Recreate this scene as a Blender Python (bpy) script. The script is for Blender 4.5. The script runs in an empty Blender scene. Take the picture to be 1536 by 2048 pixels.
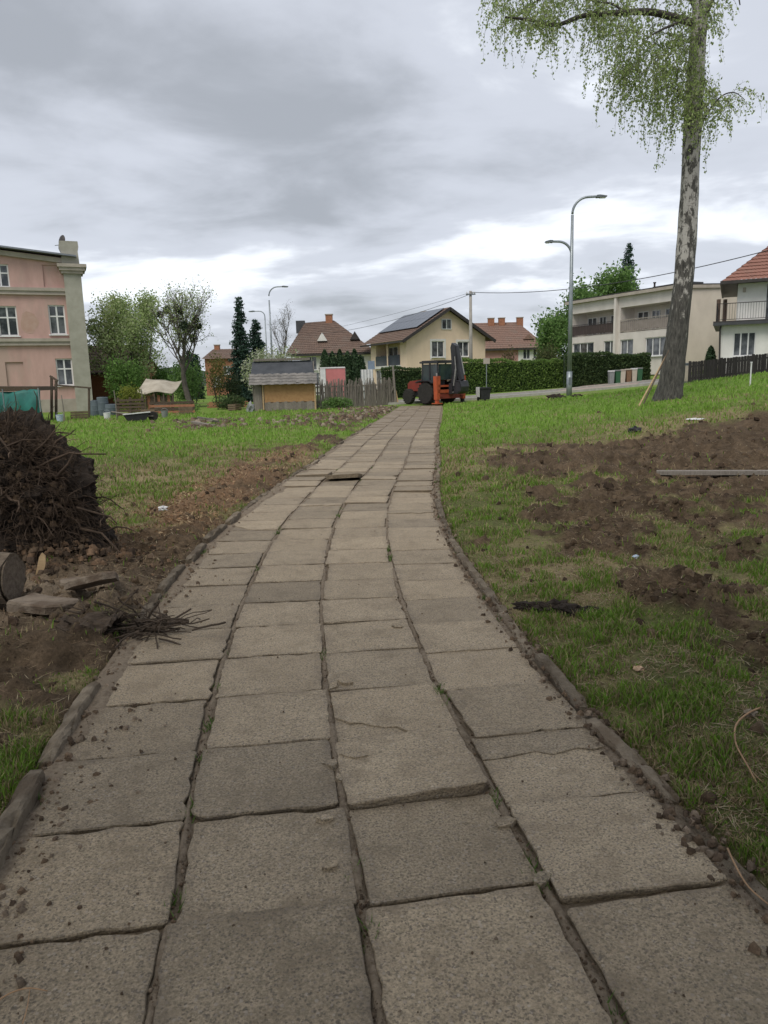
import bpy, bmesh, math, random
import numpy as np
from mathutils import Vector, Matrix, Euler

random.seed(7)
RNG = np.random.default_rng(11)
scene = bpy.context.scene
COL = scene.collection

# ------------------------------------------------------------------ camera
W_PX, H_PX, F_PX = 1536.0, 2048.0, 1479.0
EYE = 1.45
PITCH = math.radians(10.23)
ROLL = math.radians(1.5)
cam_d = bpy.data.cameras.new('camera')
cam_d.sensor_fit = 'VERTICAL'
cam_d.sensor_height = 36.0
cam_d.lens = 36.0 * F_PX / H_PX
cam_d.clip_start = 0.05
cam_d.clip_end = 3000
cam = bpy.data.objects.new('camera', cam_d)
COL.objects.link(cam)
cam.location = (0, 0, EYE)
cam.rotation_euler = (Matrix.Rotation(math.pi / 2 - PITCH, 4, 'X') @ Matrix.Rotation(-ROLL, 4, 'Z')).to_euler()
scene.camera = cam

# ------------------------------------------------------------------ sky and light
SUN_EL, SUN_AZ = math.radians(56), math.radians(-155)      # azimuth from +Y towards +X
world = bpy.data.worlds.new('World')
scene.world = world
world.use_nodes = True
wt = world.node_tree
wt.nodes.clear()
def wn(t, **k):
    n = wt.nodes.new(t)
    for a, b in k.items():
        setattr(n, a, b)
    return n
def wmath(op, a, b=None, clamp=False):
    n = wn('ShaderNodeMath', operation=op, use_clamp=clamp)
    for i, q in enumerate((a, b)):
        if q is None:
            continue
        if isinstance(q, (int, float)):
            n.inputs[i].default_value = q
        else:
            wt.links.new(q, n.inputs[i])
    return n.outputs[0]
w_out = wn('ShaderNodeOutputWorld')
w_bg = wn('ShaderNodeBackground')
w_tc = wn('ShaderNodeTexCoord')
w_sep = wn('ShaderNodeSeparateXYZ')
wt.links.new(w_tc.outputs['Generated'], w_sep.inputs[0])
zc = wmath('MAXIMUM', w_sep.outputs[2], 0.0)
den = wmath('ADD', zc, 0.16)
w_cmb = wn('ShaderNodeCombineXYZ')
wt.links.new(wmath('DIVIDE', w_sep.outputs[0], den), w_cmb.inputs[0])
wt.links.new(wmath('DIVIDE', w_sep.outputs[1], den), w_cmb.inputs[1])
def wnoise(scale, detail, rough, off, dist=0.0):
    mp = wn('ShaderNodeMapping')
    mp.inputs['Location'].default_value = off
    mp.inputs['Scale'].default_value = (1.0, 1.25, 1.0)
    wt.links.new(w_cmb.outputs[0], mp.inputs[0])
    n = wn('ShaderNodeTexNoise')
    n.inputs['Scale'].default_value = scale
    n.inputs['Detail'].default_value = detail
    n.inputs['Roughness'].default_value = rough
    n.inputs['Distortion'].default_value = dist
    wt.links.new(mp.outputs[0], n.inputs['Vector'])
    return n.outputs['Fac']
SKY_OFF = (7.65, 14.86, 2.25)
n1 = wnoise(0.50, 6, 0.5, SKY_OFF, 0.6)
n2 = wnoise(1.7, 6, 0.55, (8.2, 4.4, 2.0), 0.3)
cl = wmath('ADD', wmath('MULTIPLY', n1, 0.64), wmath('MULTIPLY', n2, 0.36))
cl = wmath('ADD', wmath('MULTIPLY', wmath('SUBTRACT', cl, 0.5), 2.35), 0.5)
# the deck is thinner and brighter low down all round the horizon
hz = wmath('POWER', wmath('SUBTRACT', 1.0, zc, True), 7.0)
cl = wmath('ADD', cl, wmath('MULTIPLY', hz, 0.18))
ramp = wn('ShaderNodeValToRGB')
ramp.color_ramp.interpolation = 'EASE'
e = ramp.color_ramp.elements
e[0].position = 0.22; e[0].color = (0.275, 0.292, 0.322, 1)
e[1].position = 0.86; e[1].color = (0.74, 0.77, 0.82, 1)
m_ = ramp.color_ramp.elements.new(0.60); m_.color = (0.44, 0.463, 0.515, 1)
wt.links.new(cl, ramp.inputs[0])
sky = wn('ShaderNodeTexSky', sky_type='NISHITA')
sky.sun_disc = False
sky.sun_elevation = SUN_EL
sky.sun_rotation = SUN_AZ
w_sc = wn('ShaderNodeVectorMath', operation='SCALE')
w_sc.inputs['Scale'].default_value = 0.08
wt.links.new(sky.outputs[0], w_sc.inputs[0])
w_mix = wn('ShaderNodeMix', data_type='RGBA')
w_mix.inputs['Factor'].default_value = 0.93
wt.links.new(w_sc.outputs[0], w_mix.inputs[6])
wt.links.new(ramp.outputs[0], w_mix.inputs[7])
wt.links.new(w_mix.outputs[2], w_bg.inputs[0])
w_bg.inputs[1].default_value = 1.0
wt.links.new(w_bg.outputs[0], w_out.inputs[0])

sun_d = bpy.data.lights.new('sun', 'SUN')
sun_d.energy = 1.5
sun_d.angle = math.radians(35)
sun_d.color = (1.0, 0.94, 0.84)
sun = bpy.data.objects.new('sun', sun_d)
COL.objects.link(sun)
_sd = Vector((math.sin(SUN_AZ) * math.cos(SUN_EL), math.cos(SUN_AZ) * math.cos(SUN_EL), math.sin(SUN_EL)))
sun.rotation_euler = (-_sd).to_track_quat('-Z', 'Y').to_euler()
sun.location = (0, 0, 30)

vs = scene.view_settings
vs.view_transform = 'Standard'
vs.look = 'None'
vs.gamma = 1.0
vs.exposure = 0.66
vs.use_curve_mapping = False

# ------------------------------------------------------------------ helpers
def P(u, v, Y):
    """the point at distance Y ahead that the photograph shows at (u, v)"""
    x = (u - W_PX / 2) / F_PX
    y = -(v - H_PX / 2) / F_PX
    c, s = math.cos(-ROLL), math.sin(-ROLL)
    x, y = c * x - s * y, s * x + c * y
    d = (x, math.cos(PITCH) + y * math.sin(PITCH), -math.sin(PITCH) + y * math.cos(PITCH))
    t = Y / d[1]
    return Vector((d[0] * t, Y, EYE + d[2] * t))

def onplane(loc, rz, yl=0.0):
    """map a pixel to (x, z) on the upright plane y = yl of a thing that stands at loc turned by rz"""
    n = Vector((-math.sin(rz), math.cos(rz), 0)); e_ = Vector((math.cos(rz), math.sin(rz), 0)); L = Vector(loc)
    def f(u, v, yl=yl):
        d = P(u, v, 10) - Vector((0, 0, EYE))
        t = (L + n * yl - Vector((0, 0, EYE))).dot(n) / d.dot(n)
        p = Vector((0, 0, EYE)) + d * t
        return ((p - L).dot(e_), p.z - L.z)
    return f

def sstep(a, b, x):
    t = np.clip((np.asarray(x, float) - a) / (b - a), 0, 1)
    return t * t * (3 - 2 * t)

def _hash(ix, iy, seed):
    h = (ix.astype(np.int64) * 374761393 + iy.astype(np.int64) * 668265263 + seed * 1274126177) & 0xFFFFFFFF
    h = ((h ^ (h >> 13)) * 1274126177) & 0xFFFFFFFF
    h = h ^ (h >> 16)
    return (h & 0xFFFFFF) / float(0xFFFFFF)

def vnoise(x, y, seed=0):
    x = np.asarray(x, float); y = np.asarray(y, float)
    ix = np.floor(x); iy = np.floor(y)
    fx = x - ix; fy = y - iy
    fx = fx * fx * (3 - 2 * fx); fy = fy * fy * (3 - 2 * fy)
    a = _hash(ix, iy, seed); b = _hash(ix + 1, iy, seed)
    c = _hash(ix, iy + 1, seed); d = _hash(ix + 1, iy + 1, seed)
    return (a * (1 - fx) + b * fx) * (1 - fy) + (c * (1 - fx) + d * fx) * fy

def fbm(x, y, seed=0, octv=4):
    s = 0; a = 0.5; t = 0
    for k in range(octv):
        s = s + a * vnoise(x * 2 ** k, y * 2 ** k, seed + k * 17)
        t += a; a *= 0.5
    return s / t

_CY = np.array([-6, 0, 1.45, 2.1, 3.0, 4.7, 6.5, 8.4, 10.4, 12.5, 18, 21, 27, 37.5, 42])
_CX = np.array([.9, .16, -.02, -.13, -.27, -.44, -.52, -.49, -.36, -.16, .22, .5, 1.05, 1.97, 2.4])
_yy = np.linspace(-6, 42, 481)
_xx = np.interp(_yy, _CY, _CX)
for _ in range(3):
    _xx = np.convolve(np.pad(_xx, 6, mode='edge'), np.ones(13) / 13, 'valid')
def cx(y):
    return np.interp(y, _yy, _xx)

def T(x, y, micro=False):
    x = np.asarray(x, float); y = np.asarray(y, float)
    near = 0.11 * np.log1p(np.exp((x - 1.7) * 2.2)) / 2.2 * sstep(4, 17, y)
    far = np.where(x > 0, 0.02 * x + 0.0018 * np.minimum(x, 26) ** 2, 0.0)
    k = sstep(24, 35, y)
    z = near * (1 - k) + far * k
    d = np.abs(x - cx(y))
    inside = 1 - sstep(1.125, 1.19, d)
    inside = inside * (y < 39.4)
    turf = 0.012 + 0.028 * sstep(1.15, 1.6, d) + 0.05 * (fbm(x * .45 + 5, y * .45, 3, 3) - .5) * sstep(1.2, 2.5, d)
    turf = turf * (1 - sstep(30, 40, y))
    z = z + turf
    if micro:
        sm = soil_mask(x, y)
        z = z + sstep(1.13, 1.35, d) * (1 - sstep(20, 32, y)) * (
            (fbm(x * 3.1, y * 3.1, 41, 4) - .5) * (0.06 + .16 * sm) + (np.abs(fbm(x * 7, y * 9, 57, 3) - .5) - .1) * (.03 + .26 * sm) + (fbm(x * 17, y * 17, 58, 2) - .5) * (.02 + .05 * sm))
    return z * (1 - inside) - 0.07 * inside

def soil_mask(x, y):
    """1 where bare soil shows, 0 where turf holds"""
    x = np.asarray(x, float); y = np.asarray(y, float)
    n = fbm(x * 1.1 + 3, y * 1.1 + 9, 5, 4)
    n2 = fbm(x * 3.7, y * 3.7, 23, 3)
    right = x > cx(y)
    b = np.zeros_like(n)
    # tilled ground to the right
    b = b + .68 * np.exp(-(((x - 5.6) / 3.1) ** 2 + ((y - 10.8) / 2.5) ** 2)) - .14 * np.exp(-((x - cx(y) - 1.5) / .5) ** 2) * right
    b = b + .12 * np.exp(-(((x - 2.5) / 1.3) ** 2 + ((y - 4.1) / 1.2) ** 2))
    b = b + .13 * np.exp(-(((x - 1.9) / .7) ** 2 + ((y - 2.3) / .7) ** 2))
    b = b + .075 * (right & (y < 9.5)) * sstep(.2, .9, x - cx(y) - 1.2)
    b = b - .22 * (sstep(13, 16, y) * right)
    # left: round the root plate, the bare pad, the strip of litter along the kerb
    b = b + .9 * np.exp(-(((x + 3.0) / 1.2) ** 2 + ((y - 5.9) / 1.1) ** 2))
    b = b + .95 * np.exp(-(((x + 2.5) / .8) ** 2 + ((y - 4.9) / .6) ** 2))
    dl = cx(y) - 1.1 - x
    strip = np.exp(-((dl - .55) / .55) ** 2) * sstep(6.5, 8, y) * (1 - sstep(33, 38, y))
    b = b + .20 * strip * (~right)
    b = b + .25 * np.exp(-((x + 1.9) / .5) ** 2) * (y < 4.4) * (~right)
    b = b + .15 * sstep(20, 26, y) * np.exp(-((dl - 1.4) / 1.5) ** 2) * (~right)
    b = b - .18 * (~right) * sstep(2.3, 3.6, -x) * sstep(8, 10, y)
    v = n * .75 + n2 * .35 + b
    return sstep(.66, .77, v)

def litter_mask(x, y):
    dl = cx(y) - 1.1 - np.asarray(x, float)
    s = np.exp(-((dl - .75) / .62) ** 2) * sstep(6.6, 7.8, y) * (1 - sstep(13, 18, y))
    s2 = .5 * np.exp(-(((x + 2.55) / .5) ** 2 + ((y - 6.9) / .6) ** 2))
    return np.clip(s + s2, 0, 1) * sstep(.32, .6, fbm(np.asarray(x) * 1.6, np.asarray(y) * 1.6, 77, 3) + .12)

# -------- materials
def new_mat(name):
    m = bpy.data.materials.new(name)
    m.use_nodes = True
    nt = m.node_tree
    bsdf = nt.nodes['Principled BSDF']
    return m, nt, bsdf
def N(nt, t, ins=None, **k):
    n = nt.nodes.new(t)
    for a, b in k.items():
        setattr(n, a, b)
    for a, b in (ins or {}).items():
        if hasattr(b, 'is_linked') or isinstance(b, bpy.types.NodeSocket):
            nt.links.new(b, n.inputs[a])
        else:
            n.inputs[a].default_value = b
    return n
def mixc(nt, f, a, b, blend='MIX'):
    n = nt.nodes.new('ShaderNodeMix'); n.data_type = 'RGBA'; n.blend_type = blend
    for i, q in ((0, f), (6, a), (7, b)):
        if isinstance(q, bpy.types.NodeSocket):
            nt.links.new(q, n.inputs[i])
        elif isinstance(q, (int, float)):
            n.inputs[i].default_value = q
        else:
            n.inputs[i].default_value = (q[0], q[1], q[2], 1)
    return n.outputs[2]
def rampf(nt, f, a, b, lo=0.0, hi=1.0):
    n = nt.nodes.new('ShaderNodeMapRange')
    n.inputs['From Min'].default_value = a; n.inputs['From Max'].default_value = b
    n.inputs['To Min'].default_value = lo; n.inputs['To Max'].default_value = hi
    nt.links.new(f, n.inputs['Value'])
    return n.outputs[0]
def M(name, c1, c2=None, scale=4.0, rough=.8, bump=.0, bscale=None, metal=0.0, c3=None, s3=.6, stretch=None, spec=.3, rnd=0.0):
    """a plain material: two tones by noise, a third in large patches, fine relief"""
    m, nt, bs = new_mat(name)
    tc = N(nt, 'ShaderNodeTexCoord').outputs['Object']
    if stretch:
        mp = N(nt, 'ShaderNodeMapping', {'Vector': tc, 'Scale': stretch}); tc = mp.outputs[0]
    if rnd:
        oi = N(nt, 'ShaderNodeObjectInfo')
        off = rampf(nt, oi.outputs['Random'], 0, 1, 0, 40)
        tc = N(nt, 'ShaderNodeVectorMath', {0: tc, 1: N(nt, 'ShaderNodeCombineXYZ', {0: off, 1: off, 2: off}).outputs[0]}, operation='ADD').outputs[0]
    c2 = c2 or tuple(q * .75 for q in c1)
    n = N(nt, 'ShaderNodeTexNoise', {'Vector': tc, 'Scale': scale, 'Detail': 6.0, 'Roughness': .62})
    col = mixc(nt, rampf(nt, n.outputs['Fac'], .35, .65), c1, c2)
    if c3:
        n3 = N(nt, 'ShaderNodeTexNoise', {'Vector': tc, 'Scale': s3, 'Detail': 4.0, 'Roughness': .6})
        col = mixc(nt, rampf(nt, n3.outputs['Fac'], .52, .62), col, c3)
    if rnd:
        oi = N(nt, 'ShaderNodeObjectInfo')
        f = rampf(nt, oi.outputs['Random'], 0, 1, 1 - rnd, 1 + rnd)
        col = N(nt, 'ShaderNodeVectorMath', {0: col, 'Scale': f}, operation='SCALE').outputs[0]
    nt.links.new(col, bs.inputs['Base Color'])
    bs.inputs['Roughness'].default_value = rough
    bs.inputs['Metallic'].default_value = metal
    bs.inputs['Specular IOR Level'].default_value = spec
    if bump:
        nb = N(nt, 'ShaderNodeTexNoise', {'Vector': tc, 'Scale': bscale or scale * 4, 'Detail': 5.0, 'Roughness': .65})
        b = N(nt, 'ShaderNodeBump', {'Strength': bump, 'Distance': .02, 'Height': nb.outputs['Fac']})
        nt.links.new(b.outputs[0], bs.inputs['Normal'])
    return m

def leaf_mat(name, tint=(1, 1, 1), trans=.35, rough=.6):
    """colour comes from the tint stored on each leaf"""
    m, nt, bs = new_mat(name)
    at = N(nt, 'ShaderNodeAttribute', attribute_name='tint')
    col = mixc(nt, 1.0, at.outputs['Color'], tint, 'MULTIPLY')
    nt.links.new(col, bs.inputs['Base Color'])
    bs.inputs['Roughness'].default_value = rough
    bs.inputs['Specular IOR Level'].default_value = .2
    tr = N(nt, 'ShaderNodeBsdfTranslucent', {'Color': col})
    mx = N(nt, 'ShaderNodeMixShader', {0: trans, 1: bs.outputs[0], 2: tr.outputs[0]})
    nt.links.new(mx.outputs[0], nt.nodes['Material Output'].inputs['Surface'])
    return m

# -------- mesh builder
class MB:
    def __init__(s):
        s.v = []; s.f = []
    def add(s, vs_, fs_):
        o = len(s.v)
        s.v.extend([tuple(q) for q in vs_])
        s.f.extend([tuple(i + o for i in f) for f in fs_])
        return s
    def box(s, c, d, rot=None):
        x, y, z = d[0] / 2, d[1] / 2, d[2] / 2
        q = [Vector(p) for p in ((-x, -y, -z), (x, -y, -z), (x, y, -z), (-x, y, -z), (-x, -y, z), (x, -y, z), (x, y, z), (-x, y, z))]
        if rot is not None:
            R = Euler(rot).to_matrix() if not isinstance(rot, Matrix) else rot
            q = [R @ p for p in q]
        return s.add([p + Vector(c) for p in q], [(0, 3, 2, 1), (4, 5, 6, 7), (0, 1, 5, 4), (1, 2, 6, 5), (2, 3, 7, 6), (3, 0, 4, 7)])
    def b2(s, a, b):
        return s.box([(a[i] + b[i]) / 2 for i in range(3)], [abs(b[i] - a[i]) for i in range(3)])
    def beam(s, p, q, w, h=None, up=(0, 0, 1)):
        p, q = Vector(p), Vector(q); h = h or w
        d = (q - p); L = d.length; d.normalize()
        u = Vector(up)
        if abs(d.dot(u)) > .98: u = Vector((0, 1, 0))
        r = d.cross(u).normalized(); u2 = r.cross(d)
        R = Matrix((r, d, u2)).transposed()
        return s.box((p + q) / 2, (w, L, h), R)
    def tube(s, pts, rad, n=8, cap=True):
        pts = [Vector(p) for p in pts]
        if isinstance(rad, (int, float)): rad = [rad] * len(pts)
        o = len(s.v); k = len(pts)
        ref = Vector((.13, .31, 1)).normalized()
        for i, p in enumerate(pts):
            t = (pts[min(i + 1, k - 1)] - pts[max(i - 1, 0)])
            if t.length < 1e-9: t = Vector((0, 0, 1))
            t.normalize()
            a = t.cross(ref)
            if a.length < 1e-3: a = t.cross(Vector((1, 0, 0)))
            a.normalize(); b = t.cross(a)
            for j in range(n):
                th = 2 * math.pi * j / n
                s.v.append(tuple(p + (a * math.cos(th) + b * math.sin(th)) * rad[i]))
        for i in range(k - 1):
            for j in range(n):
                j2 = (j + 1) % n
                s.f.append((o + i * n + j, o + i * n + j2, o + (i + 1) * n + j2, o + (i + 1) * n + j))
        if cap:
            s.f.append(tuple(o + j for j in reversed(range(n))))
            s.f.append(tuple(o + (k - 1) * n + j for j in range(n)))
        return s
    def prism(s, poly, z0, z1, axis=2):
        """poly: list of 2-D points, extruded along axis"""
        n = len(poly)
        def mk(p, z):
            return {2: (p[0], p[1], z), 1: (p[0], z, p[1]), 0: (z, p[0], p[1])}[axis]
        vs_ = [mk(p, z0) for p in poly] + [mk(p, z1) for p in poly]
        fs_ = [tuple(reversed(range(n))), tuple(range(n, 2 * n))] + [(i, (i + 1) % n, (i + 1) % n + n, i + n) for i in range(n)]
        return s.add(vs_, fs_)
    def quad(s, a, b, c, d):
        return s.add([a, b, c, d], [(0, 1, 2, 3)])
    def lathe(s, prof, n=16, c=(0, 0, 0), axis='Z'):
        o = len(s.v)
        for r, z in prof:
            for j in range(n):
                th = 2 * math.pi * j / n
                p = (r * math.cos(th), r * math.sin(th), z)
                if axis == 'X': p = (p[2], p[0], p[1])
                if axis == 'Y': p = (p[0], p[2], p[1])
                s.v.append((p[0] + c[0], p[1] + c[1], p[2] + c[2]))
        for i in range(len(prof) - 1):
            for j in range(n):
                j2 = (j + 1) % n
                s.f.append((o + i * n + j, o + i * n + j2, o + (i + 1) * n + j2, o + (i + 1) * n + j))
        s.f.append(tuple(o + j for j in reversed(range(n))))
        s.f.append(tuple(o + (len(prof) - 1) * n + j for j in range(n)))
        return s
    def lump(s, c, r, seed=0, squash=(1, 1, 1), rough=.25, sub=2, freq=1.6):
        bm = bmesh.new()
        bmesh.ops.create_icosphere(bm, subdivisions=sub, radius=1)
        rr = random.Random(seed); ph = [rr.uniform(0, 6.28) for _ in range(6)]
        for v in bm.verts:
            q = v.co
            d = 1 + rough * (math.sin(q.x * freq * 2 + ph[0]) * math.sin(q.y * freq * 2.3 + ph[1]) + .6 * math.sin(q.z * freq * 3.7 + ph[2]) * math.sin(q.x * freq * 3.1 + ph[3]) + .5 * math.sin(q.y * freq * 6 + ph[4]) * math.sin(q.z * freq * 5.2 + ph[5]) + rr.uniform(-.3, .3))
            v.co = q * d
        s.add([(v.co.x * r * squash[0] + c[0], v.co.y * r * squash[1] + c[1], v.co.z * r * squash[2] + c[2]) for v in bm.verts],
              [tuple(v.index for v in f.verts) for f in bm.faces])
        bm.free()
        return s
    def mesh(s, name, mat=None, smooth=False):
        me = bpy.data.meshes.new(name)
        me.from_pydata(s.v, [], s.f)
        if smooth:
            me.polygons.foreach_set('use_smooth', [True] * len(me.polygons))
        if mat: me.materials.append(mat)
        me.update()
        return me
    def build(s, name, mat, parent=None, smooth=False, fix=True, **k):
        me = s.mesh(name, mat, smooth)
        if fix:
            bm = bmesh.new(); bm.from_mesh(me)
            bmesh.ops.recalc_face_normals(bm, faces=bm.faces)
            bm.to_mesh(me); bm.free()
        return link(name, me, parent, **k)

def link(name, data, parent=None, label=None, cat=None, group=None, kind=None, loc=None, rot=None):
    o = bpy.data.objects.new(name, data)
    COL.objects.link(o)
    if parent is not None: o.parent = parent
    if loc is not None: o.location = loc
    if rot is not None: o.rotation_euler = rot
    tag(o, label, cat, group, kind)
    return o
def tag(o, label=None, cat=None, group=None, kind=None):
    if label: o['label'] = label
    if cat: o['category'] = cat
    if group: o['group'] = group
    if kind: o['kind'] = kind
def thing(name, label, cat, loc, rz=0, group=None):
    return link(name, None, None, label, cat, group, None, loc, (0, 0, rz))
def raw_mesh(name, verts, faces_flat, nper, mat, tint=None, smooth=False):
    """numpy verts (n,3) and index array -> mesh"""
    me = bpy.data.meshes.new(name)
    nv = len(verts); nf = len(faces_flat) // nper
    me.vertices.add(nv); me.vertices.foreach_set('co', np.asarray(verts, np.float32).ravel())
    me.loops.add(len(faces_flat)); me.loops.foreach_set('vertex_index', np.asarray(faces_flat, np.int32))
    me.polygons.add(nf); me.polygons.foreach_set('loop_start', np.arange(0, nf * nper, nper, dtype=np.int32))
    me.polygons.foreach_set('loop_total', np.full(nf, nper, np.int32))
    if smooth: me.polygons.foreach_set('use_smooth', np.ones(nf, bool))
    if tint is not None:
        ca = me.color_attributes.new('tint', 'FLOAT_COLOR', 'POINT')
        c4 = np.ones((nv, 4), np.float32); c4[:, :3] = tint
        ca.data.foreach_set('color', c4.ravel())
    if mat: me.materials.append(mat)
    me.update(calc_edges=True); me.validate()
    return me
def copy_tree(o, parent=None):
    c = o.copy(); COL.objects.link(c); c.parent = parent
    for ch in list(o.children): copy_tree(ch, c)
    return c

def leaves(name, pts, size, cols, mat, parent, droop=0.0, aspect=.6, rng=RNG, sizevar=.4, **k):
    """leaf-sized faces: a bent diamond per point"""
    pts = np.asarray(pts, float); n = len(pts)
    if n == 0: return None
    a = rng.normal(size=(n, 3)); 
    if droop: a[:, 2] -= droop * 2.0
    a /= np.linalg.norm(a, axis=1, keepdims=True)
    b = np.cross(a, rng.normal(size=(n, 3))); b /= np.linalg.norm(b, axis=1, keepdims=True) + 1e-9
    nn = np.cross(a, b)
    L = size * (1 + sizevar * rng.uniform(-1, 1, (n, 1)))
    v = np.empty((n, 4, 3))
    v[:, 0] = pts - a * L * .5
    v[:, 1] = pts + b * L * aspect * .5 + nn * L * .08
    v[:, 2] = pts + a * L * .5
    v[:, 3] = pts - b * L * aspect * .5 + nn * L * .08
    ci = rng.integers(0, len(cols), n)
    c = np.array(cols)[ci] * rng.uniform(.75, 1.25, (n, 1))
    me = raw_mesh(name, v.reshape(-1, 3), np.arange(n * 4), 4, mat, np.repeat(c, 4, axis=0))
    return link(name, me, parent, **k)

# ================================================================== THE GROUND
def graded(lo, f0, f1, hi, step, grow=1.12):
    mid = list(np.arange(f0, f1 + 1e-6, step))
    up = []; s = step; q = mid[-1]
    while q < hi:
        s *= grow; q += s; up.append(min(q, hi))
    dn = []; s = step; q = mid[0]
    while q > lo:
        s *= grow; q -= s; dn.append(max(q, lo))
    return np.array(dn[::-1] + mid + up)
gx = graded(-420, -4.2, 4.6, 420, .04, 1.035)
gy = graded(-30, 1.1, 8.0, 900, .04, 1.018)
GX, GY = np.meshgrid(gx, gy)
GZ = T(GX, GY, micro=True)
def ground_colour(x, y):
    sm = soil_mask(x, y); lm = litter_mask(x, y)
    n = fbm(x * .6, y * .6, 91, 4); n2 = fbm(x * 2.3, y * 2.3, 92, 4); n3 = fbm(x * 7, y * 7, 93, 3)
    green = np.stack([.105 + 0 * n, .115 + 0 * n, .042 + 0 * n], -1)
    dry = np.stack([.22 + 0 * n, .18 + 0 * n, .10 + 0 * n], -1)
    k = sstep(.40, .64, n * .6 + n2 * .4 - .10 * sstep(14, 20, y))[..., None]
    g = green * (1 - k) + dry * k
    bright = np.stack([.15 + 0 * n, .25 + 0 * n, .04 + 0 * n], -1)
    kb = (sstep(12, 20, y) * .75)[..., None] * (1 - .8 * k)
    g = g * (1 - kb) + bright * kb
    soil = np.stack([.092 + 0 * n, .066 + 0 * n, .043 + 0 * n], -1) * (.35 + 1.3 * n3)[..., None]
    tan = np.stack([.25 + 0 * n, .195 + 0 * n, .14 + 0 * n], -1)
    kt = np.exp(-(((x + 2.45) / .75) ** 2 + ((y - 4.9) / .5) ** 2))[..., None]
    soil = soil * (1 - kt) + tan * kt
    c = g * (1 - sm[..., None]) + soil * sm[..., None]
    lit = np.stack([.22 + 0 * n, .14 + 0 * n, .085 + 0 * n], -1)
    c = c * (1 - .8 * lm[..., None]) + lit * .8 * lm[..., None]
    return c * (.85 + .3 * n2)[..., None]
nyv, nxv = GX.shape
gverts = np.stack([GX, GY, GZ], -1).reshape(-1, 3)
ii = np.arange(nyv * nxv).reshape(nyv, nxv)
gf = np.stack([ii[:-1, :-1], ii[:-1, 1:], ii[1:, 1:], ii[1:, :-1]], -1).reshape(-1)
m_ground, nt, bs = new_mat('turf_and_soil')
at = N(nt, 'ShaderNodeAttribute', attribute_name='tint')
tc = N(nt, 'ShaderNodeTexCoord').outputs['Object']
na = N(nt, 'ShaderNodeTexNoise', {'Vector': tc, 'Scale': 22.0, 'Detail': 8.0, 'Roughness': .7})
nb = N(nt, 'ShaderNodeTexNoise', {'Vector': tc, 'Scale': 90.0, 'Detail': 4.0, 'Roughness': .7})
f = rampf(nt, na.outputs['Fac'], .3, .7, .6, 1.4)
f2 = rampf(nt, nb.outputs['Fac'], .3, .7, .7, 1.3)
fm = N(nt, 'ShaderNodeMath', {0: f, 1: f2}, operation='MULTIPLY').outputs[0]
c = N(nt, 'ShaderNodeVectorMath', {0: at.outputs['Color'], 'Scale': fm}, operation='SCALE').outputs[0]
nt.links.new(c, bs.inputs['Base Color'])
bs.inputs['Roughness'].default_value = .95
bs.inputs['Specular IOR Level'].default_value = .1
bp = N(nt, 'ShaderNodeBump', {'Strength': .9, 'Distance': .03, 'Height': na.outputs['Fac']})
bp2 = N(nt, 'ShaderNodeBump', {'Strength': .6, 'Distance': .01, 'Height': nb.outputs['Fac'], 'Normal': bp.outputs[0]})
nt.links.new(bp2.outputs[0], bs.inputs['Normal'])
gm = raw_mesh('ground', gverts, gf, 4, m_ground, ground_colour(GX, GY).reshape(-1, 3), smooth=True)
link('ground', gm, kind='structure', label='patchy turf and churned soil on both sides of the path', cat='ground')

# far hills so that the horizon is land, not an edge
m_hill = M('far_woodland', (.035, .05, .035), (.06, .075, .05), .05, 1.0)
mb = MB()
xs = np.linspace(-420, 420, 90)
tops = 6 + 10 * fbm(xs * .02 + 4, xs * 0 + 2, 301, 4)
pf = [(float(a), float(b)) for a, b in zip(xs, tops)]
for i in range(len(pf) - 1):
    (a, h0), (b, h1) = pf[i], pf[i + 1]
    mb.quad((a, 430, -2), (b, 430, -2), (b, 470, h1), (a, 470, h0)); mb.quad((a, 470, h0), (b, 470, h1), (b, 560, h1 * .6), (a, 560, h0 * .6))
mb.build('hills', m_hill, kind='structure', label='low wooded rise far beyond the houses', cat='hills')

# ------------------------------------------------------------------ path
m_slab, nt, bs = new_mat('exposed_aggregate_concrete')
tc = N(nt, 'ShaderNodeTexCoord').outputs['Object']
oi = N(nt, 'ShaderNodeObjectInfo')
off = rampf(nt, oi.outputs['Random'], 0, 1, 0, 60)
tcv = N(nt, 'ShaderNodeVectorMath', {0: tc, 1: N(nt, 'ShaderNodeCombineXYZ', {0: off, 1: off, 2: off}).outputs[0]}, operation='ADD').outputs[0]
big = N(nt, 'ShaderNodeTexNoise', {'Vector': tcv, 'Scale': 3.2, 'Detail': 5.0, 'Roughness': .6})
fine = N(nt, 'ShaderNodeTexNoise', {'Vector': tcv, 'Scale': 120.0, 'Detail': 4.0, 'Roughness': .7})
vor = N(nt, 'ShaderNodeTexVoronoi', {'Vector': tcv, 'Scale': 85.0})
vor2 = N(nt, 'ShaderNodeTexVoronoi', {'Vector': tcv, 'Scale': 190.0})
base = mixc(nt, rampf(nt, big.outputs['Fac'], .3, .7), (.445, .355, .243), (.335, .26, .174))
base = mixc(nt, rampf(nt, fine.outputs['Fac'], .36, .66), base, (.165, .133, .085))
sepc = N(nt, 'ShaderNodeSeparateColor', {0: vor.outputs['Color']})
peb = N(nt, 'ShaderNodeMath', {0: sepc.outputs[0], 1: .80}, operation='GREATER_THAN').outputs[0]
near_c = N(nt, 'ShaderNodeMath', {0: vor.outputs['Distance'], 1: .42}, operation='LESS_THAN').outputs[0]
peb = N(nt, 'ShaderNodeMath', {0: peb, 1: near_c}, operation='MULTIPLY').outputs[0]
pebcol = mixc(nt, sepc.outputs[1], (.40, .34, .27), (.19, .15, .115))
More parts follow.
